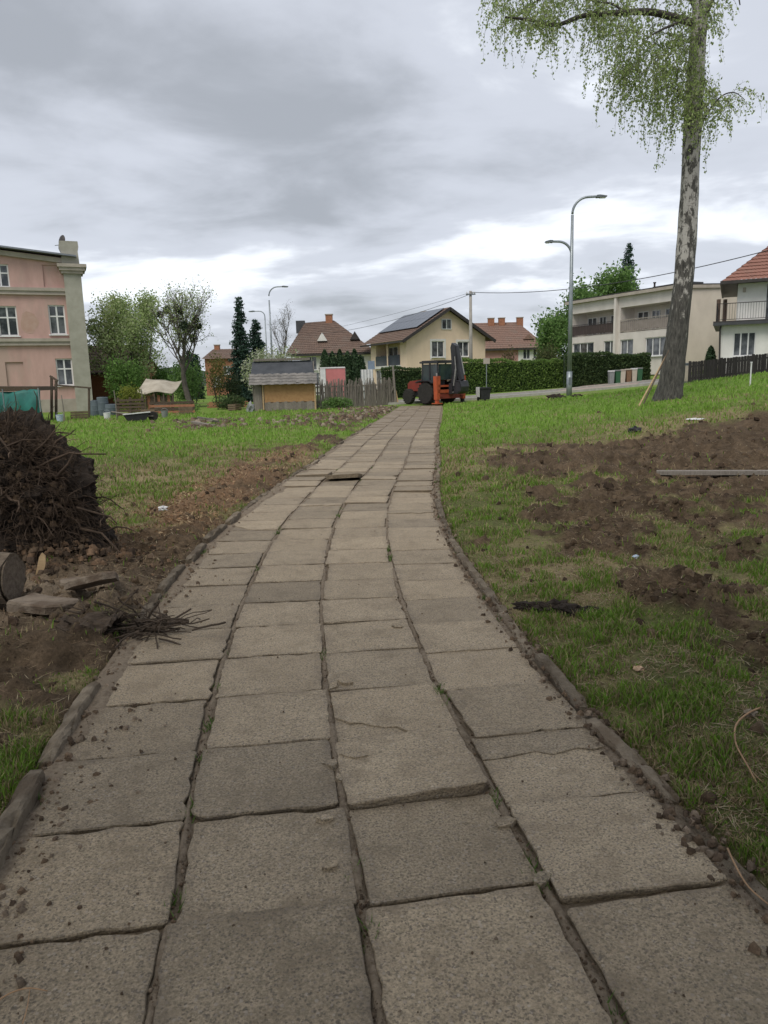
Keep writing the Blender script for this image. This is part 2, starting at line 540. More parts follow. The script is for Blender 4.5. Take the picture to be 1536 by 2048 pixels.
base = mixc(nt, N(nt, 'ShaderNodeMath', {0: peb, 1: .7}, operation='MULTIPLY').outputs[0], base, pebcol)
sep2 = N(nt, 'ShaderNodeSeparateColor', {0: vor2.outputs['Color']})
pit = N(nt, 'ShaderNodeMath', {0: sep2.outputs[0], 1: .86}, operation='GREATER_THAN').outputs[0]
base = mixc(nt, N(nt, 'ShaderNodeMath', {0: pit, 1: .6}, operation='MULTIPLY').outputs[0], base, (.07, .056, .044))
# soil trodden into patches
st = N(nt, 'ShaderNodeTexNoise', {'Vector': tcv, 'Scale': 6.0, 'Detail': 7.0, 'Roughness': .7})
base = mixc(nt, rampf(nt, st.outputs['Fac'], .50, .70, 0, .72), base, (.165, .125, .078))
# grime creeping in from the edges, moss here and there
ab = N(nt, 'ShaderNodeVectorMath', {0: tc}, operation='ABSOLUTE').outputs[0]
sx = N(nt, 'ShaderNodeSeparateXYZ', {0: ab})
edge = N(nt, 'ShaderNodeMath', {0: sx.outputs[0], 1: sx.outputs[1]}, operation='MAXIMUM').outputs[0]
gn = N(nt, 'ShaderNodeTexNoise', {'Vector': tcv, 'Scale': 9.0, 'Detail': 6.0, 'Roughness': .7})
edge = N(nt, 'ShaderNodeMath', {0: gn.outputs['Fac'], 1: .22, 2: edge}, operation='MULTIPLY_ADD').outputs[0]
base = mixc(nt, rampf(nt, edge, .315, .385, 0, .5), base, (.13, .10, .072))
ms = N(nt, 'ShaderNodeTexNoise', {'Vector': tcv, 'Scale': 2.4, 'Detail': 6.0, 'Roughness': .7})
base = mixc(nt, rampf(nt, ms.outputs['Fac'], .62, .76, 0, .3), base, (.125, .108, .072))
hue = N(nt, 'ShaderNodeMath', {0: N(nt, 'ShaderNodeMath', {0: oi.outputs['Random'], 1: 7.31}, operation='MULTIPLY').outputs[0], 1: 1.0}, operation='MODULO').outputs[0]
base = mixc(nt, N(nt, 'ShaderNodeMath', {0: hue, 1: .5}, operation='MULTIPLY').outputs[0], base, mixc(nt, 1.0, base, (.985, 1.0, 1.03), 'MULTIPLY'))
val = rampf(nt, oi.outputs['Random'], 0, 1, .74, 1.16)
base = N(nt, 'ShaderNodeVectorMath', {0: base, 'Scale': val}, operation='SCALE').outputs[0]
nt.links.new(base, bs.inputs['Base Color'])
bs.inputs['Roughness'].default_value = .72
bs.inputs['Specular IOR Level'].default_value = .45
hsum = N(nt, 'ShaderNodeMath', {0: fine.outputs['Fac'], 1: vor.outputs['Distance']}, operation='SUBTRACT').outputs[0]
bp = N(nt, 'ShaderNodeBump', {'Strength': .75, 'Distance': .006, 'Height': hsum})
nt.links.new(bp.outputs[0], bs.inputs['Normal'])

m_bed = M('joint_dirt', (.25, .20, .145), (.15, .115, .082), 45, .97, .9, 60, c3=(.20, .158, .115), s3=5.0)
m_kerb = M('kerb_concrete', (.23, .19, .14), (.12, .095, .068), 9, .95, .9, 40, c3=(.12, .092, .064), s3=3.5, rnd=.25)

def path_frame(s_y):
    c0 = float(cx(s_y)); d = float(cx(s_y + .15) - cx(s_y - .15)) / .3
    t = Vector((d, 1, 0)).normalized()
    n = Vector((t.y, -t.x, 0))
    return Vector((c0, s_y, 0)), t, n
bed_y = np.concatenate([np.arange(-1.0, 12, .05), np.arange(12, 39.6, .3)])
bt = np.linspace(-1.15, 1.15, 231)
bv = []
for y in bed_y:
    o, t, n = path_frame(float(y))
    for q in bt:
        p = o + n * float(q); bv.append((p.x, p.y))
bv = np.array(bv)
bz = np.full(len(bv), -.020) + .012 * (fbm(bv[:, 0] * 22, bv[:, 1] * 22, 7, 3) - .5) + .008 * (fbm(bv[:, 0] * 2, bv[:, 1] * 2, 8, 2) - .5)
q_ = np.tile(bt, len(bed_y))
# soil has washed over the edge on the left
jn = .55 + .75 * sstep(.3, .7, fbm(bv[:, 0] * 5, bv[:, 1] * 7, 29, 4)); jw = .5 + fbm(bv[:, 0] * 3, bv[:, 1] * 16, 31, 3)
for jt in (-.532, 0, .532): bz += .018 * jn * np.exp(-((q_ - jt - .008 * (jw - 1)) / (.016 * jw)) ** 4)
bz += .020 * np.exp(-((q_ - 1.06) / .04) ** 2) * sstep(.35, .6, fbm(bv[:, 0] * 4, bv[:, 1] * 3, 19, 3))
bz += .034 * np.exp(-((q_ + 1.07) / .085) ** 2) * sstep(.3, .7, fbm(bv[:, 0] * 3.5 + 3, bv[:, 1] * 2.3, 12, 4) + .12)
bi = np.arange(len(bv)).reshape(len(bed_y), len(bt))
bfx = np.stack([bi[:-1, :-1], bi[:-1, 1:], bi[1:, 1:], bi[1:, :-1]], -1).reshape(-1)
path = link('path', raw_mesh('path', np.column_stack([bv, bz]), bfx, 4, m_bed, smooth=True), kind='structure',
            label='footpath of worn square concrete slabs leading to the street', cat='path')

def slab_mesh(name, seed, chip=0, w=.506, l=.482, half=None, nseg=9):
    r = random.Random(seed)
    a, b = w / 2, l / 2
    cor = [(-a, -b), (a, -b), (a, b), (-a, b)]
    out = []
    for k in range(4):
        p, q = cor[k], cor[(k + 1) % 4]
        for i in range(nseg):
            t = i / nseg
            x, y = p[0] * (1 - t) + q[0] * t, p[1] * (1 - t) + q[1] * t
            if i == 0:
                rr = r.uniform(.006, .02)
                if chip and k == seed % 4: rr = r.uniform(.05, .11)
                d1 = Vector((cor[k - 1][0] - p[0], cor[k - 1][1] - p[1])).normalized()
                d2 = Vector((q[0] - p[0], q[1] - p[1])).normalized()
                for m in range(4):
                    u = m / 3
                    c = Vector(p) + d1 * rr * (1 - u) ** 1.6 + d2 * rr * u ** 1.6
                    j = .006 if rr > .04 else .002
                    out.append((c.x + r.uniform(-j, j), c.y + r.uniform(-j, j)))
            else:
                if i == 1 and chip and k == seed % 4: continue
                nx, ny = (q[1] - p[1]), -(q[0] - p[0]); ln = math.hypot(nx, ny)
                j = r.gauss(0, .003) - (r.random() < .11) * r.uniform(.004, .016)
                out.append((x + nx / ln * j, y + ny / ln * j))
    n = len(out)
    mb = MB()
    ctr = [(x * .90, y * .90, r.gauss(0, .0006)) for x, y in out]
    top = [(x * .990, y * .990, -.0008 + r.gauss(0, .0006)) for x, y in out]
    mid = [(x, y, -.006 + r.gauss(0, .0015)) for x, y in out]
    bot = [(x * .93, y * .93, -.06) for x, y in out]
    vs_ = ctr + top + mid + bot
    fs_ = [tuple(range(n))]
    for L in range(3):
        for i in range(n):
            i2 = (i + 1) % n
            fs_.append((L * n + i2, L * n + i, (L + 1) * n + i, (L + 1) * n + i2))
    mb.add(vs_, fs_)
    return mb.mesh(name, m_slab)
SLABS = [slab_mesh('slab', 100 + i) for i in range(9)]
CHIPPED = [slab_mesh('slab', 200 + i, chip=1) for i in range(8)]
def cracked_mesh(seed, w=.506, l=.482):
    """one slab broken in two along a jagged line"""
    r = random.Random(seed); a, b = w / 2, l / 2; k = 9
    if seed % 2:      # a corner is off
        p0, p1 = Vector((-a, r.uniform(-.05, .08))), Vector((r.uniform(-.08, .1), -b))
    else:             # right across
        p0, p1 = Vector((-a, r.uniform(-.12, .12))), Vector((a, r.uniform(-.12, .12)))
    line = [p0.lerp(p1, i / k) + Vector((r.gauss(0, .009), r.gauss(0, .012))) * (0 < i < k) for i in range(k + 1)]
    def edge(p, q, n=6): return [(p[0] + (q[0] - p[0]) * i / n + r.gauss(0, .002), p[1] + (q[1] - p[1]) * i / n + r.gauss(0, .002)) for i in range(1, n)]
    c = [(-a, -b), (a, -b), (a, b), (-a, b)]
    if seed % 2:
        A = [tuple(q) for q in line] + edge(line[-1], c[1]) + [c[1]] + edge(c[1], c[2]) + [c[2]] + edge(c[2], c[3]) + [c[3]] + edge(c[3], line[0])
        B = [tuple(q) for q in reversed(line)] + edge(line[0], c[0]) + [c[0]] + edge(c[0], line[-1])
    else:
        A = [tuple(q) for q in line] + edge(line[-1], c[2]) + [c[2]] + edge(c[2], c[3]) + [c[3]] + edge(c[3], line[0])
        B = [tuple(q) for q in reversed(line)] + edge(line[0], c[0]) + [c[0]] + edge(c[0], c[1]) + [c[1]] + edge(c[1], line[-1])
    out = []
    for poly, dz in ((A, 0), (B, -.006 * r.random() - .002)):
        mx = sum(p[0] for p in poly) / len(poly); my = sum(p[1] for p in poly) / len(poly); n = len(poly)
        sh = lambda f, z: [(mx + (x - mx) * f, my + (y - my) * f, z + dz + r.gauss(0, .001)) for x, y in poly]
        vs_ = sh(.985, 0) + sh(.993, -.005) + sh(.94, -.06)
        fs_ = [tuple(range(n))] + [(L * n + i, (L + 1) * n + i, (L + 1) * n + (i + 1) % n, L * n + (i + 1) % n) for L in range(2) for i in range(n)]
        me = MB().add(vs_, fs_).mesh('slab', m_slab)
        bm = bmesh.new(); bm.from_mesh(me); bmesh.ops.recalc_face_normals(bm, faces=bm.faces); bm.to_mesh(me); bm.free()
        out.append(me)
    return out
CRACKED = [cracked_mesh(i) for i in range(8)]
rs = random.Random(5)
lifts = {}
def place_slab(y, j, dy, data, extra=None, name='slab'):
    o, t, n = path_frame(y + dy)
    hv = 2.2 if 8.5 < y < 13 else 1.0
    off = (j - 1.5) * .532 + rs.gauss(0, .007)
    p = o + n * off
    ang = math.atan2(-t.x, t.y) + rs.gauss(0, .012) * hv
    rx, ry, dz = rs.gauss(0, .006) * hv, rs.gauss(0, .006) * hv, rs.gauss(.002, .003) * hv
    if extra:
        rx, ry, dz, da = extra; ang += da
    return link(name, data, path, loc=(p.x, p.y, dz), rot=(rx, ry, ang))
row = 0
y = .62
COLDY = (.02, .03, .0, -.10)
far_mb = MB()
special = {  # (row index, column): tilt about the row, tilt along the row, lift, twist
    }
rows_y = []
while y < 38.9:
    rows_y.append(y)
    y += .487
cols_drift = [0, 0, 0, 0]
for ri, y in enumerate(rows_y):
    for j in range(4):
        cols_drift[j] += rs.gauss(0, .004)
        dy = COLDY[j] + cols_drift[j]
        if y < 21.5:
            pool = CHIPPED if rs.random() < .33 else SLABS
            ex = None
            if j == 2 and ri == 4: ex = (-.035, -.050, .020, .02)          # proud slab that throws a dark edge
            if j == 1 and ri == 21: ex = (-.16, -.05, .062, -.03)          # slab lifted by roots
            if j == 2 and ri == 21: ex = (-.05, .03, .02, .02)
            if j == 1 and ri == 4: ex = (-.012, .01, .006, -.01)
            if j == 3 and ri == 5: ex = (-.01, .015, .006, .015)
            if j == 3 and ri == 3: ex = (-.018, .01, .008, -.02)
            if j == 2 and ri == 20: ex = (.03, .02, .012, .0)
            if j == 0 and ri == 22: ex = (-.05, -.02, .03, .04)
            if j == 2 and ri in (7, 8): ex = (-.015, .01, .006, .01)
            o_ = place_slab(y, j, dy, pool[rs.randrange(len(pool))], ex)
            if ex is None and rs.random() < .14 or (ri, j) in ((7, 2), (5, 2)):
                pair = CRACKED[rs.randrange(8)]
                turn = math.pi * rs.randrange(2)
                o_.data = pair[0]; o_.rotation_euler.z += turn
                link('slab', pair[1], path, loc=o_.location, rot=tuple(o_.rotation_euler))
        else:
            o, t, n = path_frame(y + dy)
            p = o + n * ((j - 1.5) * .532)
            ang = math.atan2(-t.x, t.y) + rs.gauss(0, .015)
            far_mb.box((p.x, p.y, -.026 + rs.gauss(.004, .006)), (.505, .468, .06), (rs.gauss(0, .012), rs.gauss(0, .012), ang))
m_slabfar = m_slab
far_mb.build('slab', m_slab, path, kind='stuff')
# kerb stones
def kerb_mesh(seed, h0=.0):
    r = random.Random(seed)
    L, w, hgt = .74 if seed % 2 else .60, .062, .22
    prof = [(-w / 2, -hgt), (-w / 2, -.014), (-w / 2 + .006, -.004), (-w * .22, 0), (w * .22, 0), (w / 2 - .006, -.004), (w / 2, -.014), (w / 2, -hgt)]
    k = 10; vs_ = []; fs_ = []
    for i in range(k + 1):
        yy = (i / k - .5) * L
        e_ = .012 if i in (0, k) else 0
        for q in prof:
            vs_.append((q[0] * (1 - e_ * 4) + r.gauss(0, .002), yy + r.gauss(0, .004), q[1] - e_ + r.gauss(0, .005) - (.02 if r.random() < .07 else 0)))
    m = len(prof)
    for i in range(k):
        for j in range(m - 1):
            fs_.append((i * m + j, i * m + j + 1, (i + 1) * m + j + 1, (i + 1) * m + j))
    fs_.append(tuple(range(m))); fs_.append(tuple(reversed(range(k * m, k * m + m))))
    mb = MB().add(vs_, fs_)
    me = mb.mesh('kerb_stone', m_kerb, smooth=False)
    bm = bmesh.new(); bm.from_mesh(me); bmesh.ops.recalc_face_normals(bm, faces=bm.faces); bm.to_mesh(me); bm.free()
    return me
KERBS = [kerb_mesh(i) for i in range(5)]
for side in (-1, 1):
    y = .9
    while y < 24:
        o, t, n = path_frame(y)
        p = o + n * side * 1.115 + n * rs.gauss(0, .008)
        z = .045 if side < 0 else .018
        z += rs.gauss(0, .011)
        if side < 0 and 3.6 < y < 4.4: z = -.02
        if side < 0 and y > 8: z -= .02
        if side > 0 and y < 2.2: z = .008
        link('kerb_stone', KERBS[rs.randrange(5)], path, loc=(p.x, p.y, z), rot=(rs.gauss(0, .02), rs.gauss(0, .12), math.atan2(-t.x, t.y) + rs.gauss(0, .03)))
        y += .755 if rs.random() < .75 else .80
# fragments where slabs have broken
m_frag = m_slab
def fragment(seed, r0, th):
    r = random.Random(seed); n = 7
    poly = []
    for i in range(n):
        a = 2 * math.pi * i / n + r.uniform(-.25, .25); q = r0 * r.uniform(.6, 1.15)
        poly.append((q * math.cos(a), q * math.sin(a) * .7))
    return MB().prism(poly, -th, 0)
for k, (u, v, r0) in enumerate(((690, 1365, .05), (668, 1375, .035), (705, 1512, .06), (662, 1530, .045), (680, 1560, .03), (1010, 1650, .04), (650, 1640, .03), (1085, 1760, .045), (795, 1255, .04), (660, 1735, .03))):
    d = P(u, v, 5); d = d - Vector((0, 0, EYE)); tt = -EYE / d.z; p = d * tt
    o = fragment(k, r0, .03).build('slab_fragment', m_slab, path)
    o.location = (p.x, p.y, .012); o.rotation_euler = (rs.gauss(0, .1), rs.gauss(0, .1), rs.uniform(0, 6))

# ------------------------------------------------------------------ street beyond
m_road = M('pale_asphalt', (.27, .262, .25), (.22, .212, .2), 3, .9, .3, 30)
m_pave = M('pinkish_paving', (.34, .27, .235), (.27, .22, .19), 2.5, .9, .3, 25)
m_cstone = M('street_kerb', (.40, .385, .35), (.30, .29, .26), 5, .9)
def sheet(name, polyl, dz, mat, label, cat):
    """polyl: list of (left point, right point) pairs across the strip, dense rows follow the terrain"""
    vs_ = []; fs_ = []; k = 5
    for a, b in polyl:
        for i in range(k + 1):
            x = a[0] + (b[0] - a[0]) * i / k; y = a[1] + (b[1] - a[1]) * i / k
            vs_.append((x, y, float(T(x, y)) + dz))
    for r in range(len(polyl) - 1):
        for i in range(k):
            o = r * (k + 1) + i
            fs_.append((o, o + 1, o + k + 2, o + k + 1))
    return MB().add(vs_, fs_).build(name, mat, kind='structure', label=label, cat=cat)
xs = np.linspace(-2.5, 46, 50)
road = sheet('road', [((x, 41.4 + .02 * x), (x, 45.6 + .02 * x)) for x in xs], .03, m_road, 'pale street crossing beyond the end of the path', 'road')
mb = MB()
for i in range(len(xs) - 1):
    for yy in (41.25, 45.7):
        a = (xs[i], yy + .02 * xs[i]); b = (xs[i + 1], yy + .02 * xs[i + 1])
        mb.beam((a[0], a[1], float(T(*a)) + .05), (b[0], b[1], float(T(*b)) + .05), .15, .16)
mb.build('kerb', m_cstone, road)
sheet('driveway', [((9.2 + 7.2 * t, 42.5 + 12 * t), (14.2 + 5.2 * t, 42.0 + 12 * t)) for t in np.linspace(.12, 1, 14)], .045, m_pave,
      'pinkish paved drive leading from the street to the flats', 'driveway')

# ================================================================== GRASS, LITTER, CLODS
m_blade = leaf_mat('grass_blade', trans=.3, rough=.55)
def polar(n, r0, r1, spread=42, amin=0):
    r = r0 * (r1 / r0) ** RNG.uniform(0, 1, n)
    a = np.radians(RNG.uniform(amin, spread, n) * RNG.choice((-1, 1), n))
    return r * np.sin(a), r * np.cos(a)
def blades(name, n, r0, r1, hgt, wid, label, spread=42, lod=.30, amin=0):
    x, y = polar(n, r0, r1, spread, amin)
    sm = soil_mask(x, y); lm = litter_mask(x, y)
    d = np.abs(x - cx(y))
    patch = fbm(x * .9 + 1, y * .9 + 2, 131, 4); clump = fbm(x * 5.5, y * 5.5, 133, 3)
    keep = (d > 1.145) & (RNG.uniform(0, 1, n) < (1 - .97 * sm) * (1 - .93 * lm) * (.16 + .84 * sstep(.28, .56, patch * .45 + clump * .55 + .05 * sstep(12, 18, y))))
    keep &= ~((y > 39.5) & (y < 46.5) & (x > -3))
    x = x[keep]; y = y[keep]; n = len(x); patch = patch[keep]; clump = clump[keep]
    r = np.hypot(x, y)
    z = T(x, y, micro=True) - .004
    lush = sstep(.42, .62, clump) 
    H = hgt * (.45 + .9 * lush) * RNG.uniform(.55, 1.3, n) * (1 + .02 * r)
    Wd = wid * (1 + lod * r) * RNG.uniform(.7, 1.3, n)
    th = RNG.uniform(0, 2 * np.pi, n)
    lean = RNG.uniform(.15, .9, n) * H
    ld = RNG.uniform(0, 2 * np.pi, n)
    ux, uy = np.cos(th) * Wd / 2, np.sin(th) * Wd / 2
    lx, ly = np.cos(ld) * lean, np.sin(ld) * lean
    v = np.empty((n, 5, 3))
    v[:, 0] = np.column_stack([x - ux, y - uy, z]); v[:, 1] = np.column_stack([x + ux, y + uy, z])
    v[:, 2] = np.column_stack([x + ux * .8 + lx * .35, y + uy * .8 + ly * .35, z + H * .6])
    v[:, 3] = np.column_stack([x - ux * .8 + lx * .35, y - uy * .8 + ly * .35, z + H * .6])
    v[:, 4] = np.column_stack([x + lx, y + ly, z + H * .92])
    idx = np.arange(n)[:, None] * 5
    tri = np.concatenate([idx + np.array([[0, 1, 2]]), idx + np.array([[0, 2, 3]]), idx + np.array([[3, 2, 4]])], 1).reshape(-1)
    kdry = (RNG.uniform(0, 1, n) < (.50 - .32 * sstep(12, 18, y) + .06 * (x < -1) - .22 * lush + .25 * sstep(.5, .65, patch)))
    g = np.array([.118, .225, .032]) * RNG.uniform(.65, 1.35, (n, 1)) + RNG.uniform(0, .03, (n, 1)) * np.array([1.2, .6, 0])
    far_k = sstep(11, 18, y)[:, None]
    g = g * (1 - far_k) + np.array([.19, .325, .05]) * RNG.uniform(.75, 1.25, (n, 1)) * far_k
    dcol = np.array([.31, .25, .14]) * RNG.uniform(.6, 1.25, (n, 1))
    col = np.where(kdry[:, None], dcol, g)
    me = raw_mesh(name, v.reshape(-1, 3), tri, 3, m_blade, np.repeat(col, 5, axis=0))
    return link(name, me, kind='stuff', label=label, cat='grass')
blades('grass', 430000, 1.35, 11.0, .037, .0026, 'short patchy spring grass beside the slab path')
blades('verge_grass', 130000, 1.0, 8.0, .037, .0026, 'grass of the verges beyond both sides of the view', spread=85, amin=42)
blades('meadow_grass', 150000, 9.0, 38.0, .055, .004, 'bright green lawn grass further back', spread=40, lod=.2)

# reddish dead needles and leaves along the path edge
m_dead = leaf_mat('dead_leaf', trans=.1, rough=.8)
x, y = polar(170000, 3.5, 22, 36)
lm = litter_mask(x, y)
k = (RNG.uniform(0, 1, len(x)) < lm) & (np.abs(x - cx(y)) > 1.05)
x, y = x[k], y[k]
pts = np.column_stack([x, y, T(x, y, True) + RNG.uniform(.003, .035, len(x)) * lm[k]])
leaves('leaf_litter', pts, .05, [(.30, .18, .10), (.24, .145, .085), (.38, .28, .17), (.17, .11, .07)], m_dead, None, aspect=.25,
       kind='stuff', label='reddish brown dead needles strewn along the path edge', cat='litter')
# dry straw scattered over the soil
x, y = polar(150000, 1.4, 15, 40)
k = (np.abs(x - cx(y)) > 1.10) & (RNG.uniform(0, 1, len(x)) < .08 + .6 * sstep(.4, .62, fbm(x * 1.7, y * 1.7, 313, 4)))
x, y = x[k], y[k]
n = len(x)
pts = np.column_stack([x, y, T(x, y, True) + .006])
th = RNG.uniform(0, 2 * np.pi, n); L = RNG.uniform(.02, .13, n); wv = .0009 * (1 + .25 * np.hypot(x, y))
du = np.column_stack([np.cos(th) * L / 2, np.sin(th) * L / 2, RNG.uniform(-.01, .014, n)]); dv = np.column_stack([-np.sin(th) * wv, np.cos(th) * wv, np.zeros(n)])
v = np.stack([pts - du, pts + dv, pts + du, pts - dv], 1).reshape(-1, 3)
col = np.array([(.30, .23, .14), (.22, .15, .09), (.36, .30, .2), (.12, .08, .05)])[RNG.integers(0, 4, n)]
link('straw', raw_mesh('straw', v, np.arange(n * 4), 4, m_dead, np.repeat(col, 4, 0)), kind='stuff', label='dry straw and twig scraps lying over the bare soil', cat='straw')

# clods of earth
def lump_cloud(name, xyz, rad, cols, mat, label, cat, parent=None):
    """irregular eight-cornered crumbs, one mesh"""
    n = len(xyz)
    cube = np.array([(-1, -1, -1), (1, -1, -1), (1, 1, -1), (-1, 1, -1), (-1, -1, 1), (1, -1, 1), (1, 1, 1), (-1, 1, 1), (0, 0, 1.25)], float)
    cube[4:8, :2] *= .7
    v = cube[None] * RNG.uniform(.35, 1.3, (n, 9, 3)) * rad[:, None, None] * np.array([.62, .62, .42])
    a = RNG.uniform(0, 2 * np.pi, n); c, s = np.cos(a), np.sin(a)
    vx = v[..., 0] * c[:, None] - v[..., 1] * s[:, None]; vy = v[..., 0] * s[:, None] + v[..., 1] * c[:, None]
    v = np.stack([vx, vy, v[..., 2]], -1) + xyz[:, None]
    fc = np.array([(0, 1, 5), (0, 5, 4), (1, 2, 6), (1, 6, 5), (2, 3, 7), (2, 7, 6), (3, 0, 4), (3, 4, 7), (4, 5, 8), (5, 6, 8), (6, 7, 8), (7, 4, 8)])
    idx = (np.arange(n)[:, None, None] * 9 + fc[None]).reshape(-1)
    col = np.array(cols)[RNG.integers(0, len(cols), n)] * RNG.uniform(.7, 1.3, (n, 1))
    me = raw_mesh(name, v.reshape(-1, 3), idx, 3, mat, np.repeat(col, 9, 0))
    return link(name, me, parent, kind='stuff', label=label, cat=cat)
m_clod, nt, bs = new_mat('clod')
at = N(nt, 'ShaderNodeAttribute', attribute_name='tint')
tc = N(nt, 'ShaderNodeTexCoord').outputs['Object']
na = N(nt, 'ShaderNodeTexNoise', {'Vector': tc, 'Scale': 60.0, 'Detail': 5.0, 'Roughness': .7})
nt.links.new(N(nt, 'ShaderNodeVectorMath', {0: at.outputs['Color'], 'Scale': rampf(nt, na.outputs['Fac'], .3, .7, .6, 1.4)}, operation='SCALE').outputs[0], bs.inputs['Base Color'])
bs.inputs['Roughness'].default_value = 1.0; bs.inputs['Specular IOR Level'].default_value = .1
nt.links.new(N(nt, 'ShaderNodeBump', {'Strength': .8, 'Distance': .01, 'Height': na.outputs['Fac']}).outputs[0], bs.inputs['Normal'])
x, y = polar(62000, 1.4, 22, 42)
sm = soil_mask(x, y)
k = (np.abs(x - cx(y)) > 1.2) & (RNG.uniform(0, 1, len(x)) < .05 + .75 * sm * sstep(.35, .6, fbm(x * 2, y * 2, 177, 3)))
x, y = x[k], y[k]
rad = .007 + .05 * RNG.uniform(0, 1, len(x)) ** 7 * (1 + .5 * sstep(6, 9, y))
lump_cloud('soil_clods', np.column_stack([x, y, T(x, y, True) + rad * .15]), rad, [(.075, .052, .034), (.05, .035, .025), (.11, .08, .053)], m_clod,
           'dark crumbs and clods of turned earth', 'soil')
# crumbs of soil and grit carried onto the slabs, thickest along the left edge
def path_pts(n, y0, y1, tdist):
    yy = y0 * (y1 / y0) ** RNG.uniform(0, 1, n); t = tdist(n)
    return cx(yy) + t, yy
x1, y1 = path_pts(1300, 1.3, 6, lambda n: -1.06 + np.abs(RNG.normal(0, .15, n)))
kk = RNG.uniform(0, 1, len(x1)) < sstep(.4, .62, fbm(x1 * 3 + 9, y1 * 2.2, 211, 3))
x1, y1 = x1[kk], y1[kk]
x2, y2 = path_pts(500, 1.3, 14, lambda n: RNG.uniform(-1.05, 1.05, n))
x3, y3 = path_pts(4200, 1.3, 14, lambda n: RNG.choice((-1, 1), n, p=(.35, .65)) * (1.10 + RNG.normal(0, .05, n)))
x4, y4 = path_pts(4200, 1.3, 12, lambda n: (RNG.integers(0, 3, n) - 1) * .532 + RNG.normal(0, .016, n))
xa = np.concatenate([x1, x2, x3, x4]); ya = np.concatenate([y1, y2, y3, y4])
za = np.concatenate([np.full(len(x1), .008), np.full(len(x2), .006), np.full(len(x3), .010), np.full(len(x4), -.006)])
rad = np.concatenate([.0015 + .022 * RNG.uniform(0, 1, len(x1)) ** 9, .002 + .006 * RNG.uniform(0, 1, len(x2)) ** 3, .002 + .024 * RNG.uniform(0, 1, len(x3)) ** 5, .0015 + .009 * RNG.uniform(0, 1, len(x4)) ** 5])
lump_cloud('path_crumbs', np.column_stack([xa, ya, za]), rad, [(.13, .092, .063), (.09, .065, .047), (.18, .14, .105)], m_clod,
           'crumbs of soil and grit scattered on the slabs', 'soil')

# ================================================================== FOREGROUND THINGS
m_root = M('root_bark', (.12, .083, .058), (.045, .032, .024), 5, .95, .8, 60)
m_rootsoil = M('root_plate_soil', (.045, .034, .027), (.022, .017, .014), 9, 1.0, 1.0, 30)
m_freshwood = M('fresh_torn_wood', (.50, .27, .13), (.33, .15, .07), 14, .85, .5, 40, stretch=(1, 1, 6))
m_palewood = M('pale_split_wood', (.52, .38, .22), (.38, .26, .15), 10, .85, .4, 50, stretch=(1, 1, 5))
m_bark = M('rough_bark', (.115, .085, .062), (.058, .043, .032), 12, .95, .9, 40, stretch=(1, 4, 4))
m_con = M('old_concrete', (.26, .21, .16), (.16, .125, .095), 8, .95, .8, 50, c3=(.13, .095, .068), s3=5.0)
m_greywood = M('weathered_wood', (.25, .225, .195), (.16, .14, .12), 6, .9, .5, 30, stretch=(6, 6, 1), rnd=.2)

# uprooted stump
st = thing('uprooted_stump', 'large uprooted tree stump with earthy root plate and tangled roots', 'stump', (-3.12, 6.25, 0))
mb = MB()
bm = bmesh.new(); bmesh.ops.create_icosphere(bm, subdivisions=6, radius=1)
co = np.array([v.co[:] for v in bm.verts]); fc = [tuple(x.index for x in f.verts) for f in bm.faces]; bm.free()
def n3(c, s, seed): return (fbm(c[:, 0] * s + c[:, 2] * s * .7 + 9, c[:, 1] * s - c[:, 2] * s * .8 + 4, seed, 3) + fbm(c[:, 2] * s + 3, c[:, 0] * s - c[:, 1] * s * .6 + 7, seed + 5, 3)) / 2 - .5
d = 1 + .75 * n3(co, 2.0, 61) + .55 * n3(co, 6.5, 62) + .45 * np.abs(n3(co, 15, 64)) - .05
pl_ = co * d[:, None] * np.array([.72, .46, .70])
pl_[:, 0] += -.16 * pl_[:, 2] - .06; pl_[:, 2] += .50
mb.v = [tuple(q) for q in pl_]; mb.f = fc
mb.build('root_plate', m_rootsoil, st, smooth=False, fix=False)
def wig(p, d, L, k, amp, r, sag=0):
    p = Vector(p); d = Vector(d).normalized(); out = [p.copy()]
    for i in range(k):
        d = (d + Vector((r.gauss(0, amp), r.gauss(0, amp), r.gauss(0, amp) - sag))).normalized()
        p = p + d * L / k; out.append(p.copy())
    return out
rr = random.Random(21)
for i in range(150):
    a = rr.uniform(-2.9, 1.6); e = rr.uniform(-.9, 1.2)
    d = Vector((math.cos(a) * math.cos(e), -abs(math.sin(a)) * .8 * math.cos(e) - .1, math.sin(e)))
    s0 = Vector((d.x * .60 - .16 * d.z * .6 - .06, d.y * .40, d.z * .58 + .50))
    L = rr.uniform(.16, .6); w = rr.uniform(.004, .017)
    tang = Vector((rr.uniform(-1, 1), 0, rr.uniform(-1, 1)))
    pl = wig(s0, d * .7 + tang * .7, L, 7, .28, rr, .04)
    MB().tube(pl, [w * (1 - .8 * k / 7) for k in range(8)], 6).build('root', m_root, st, smooth=True)
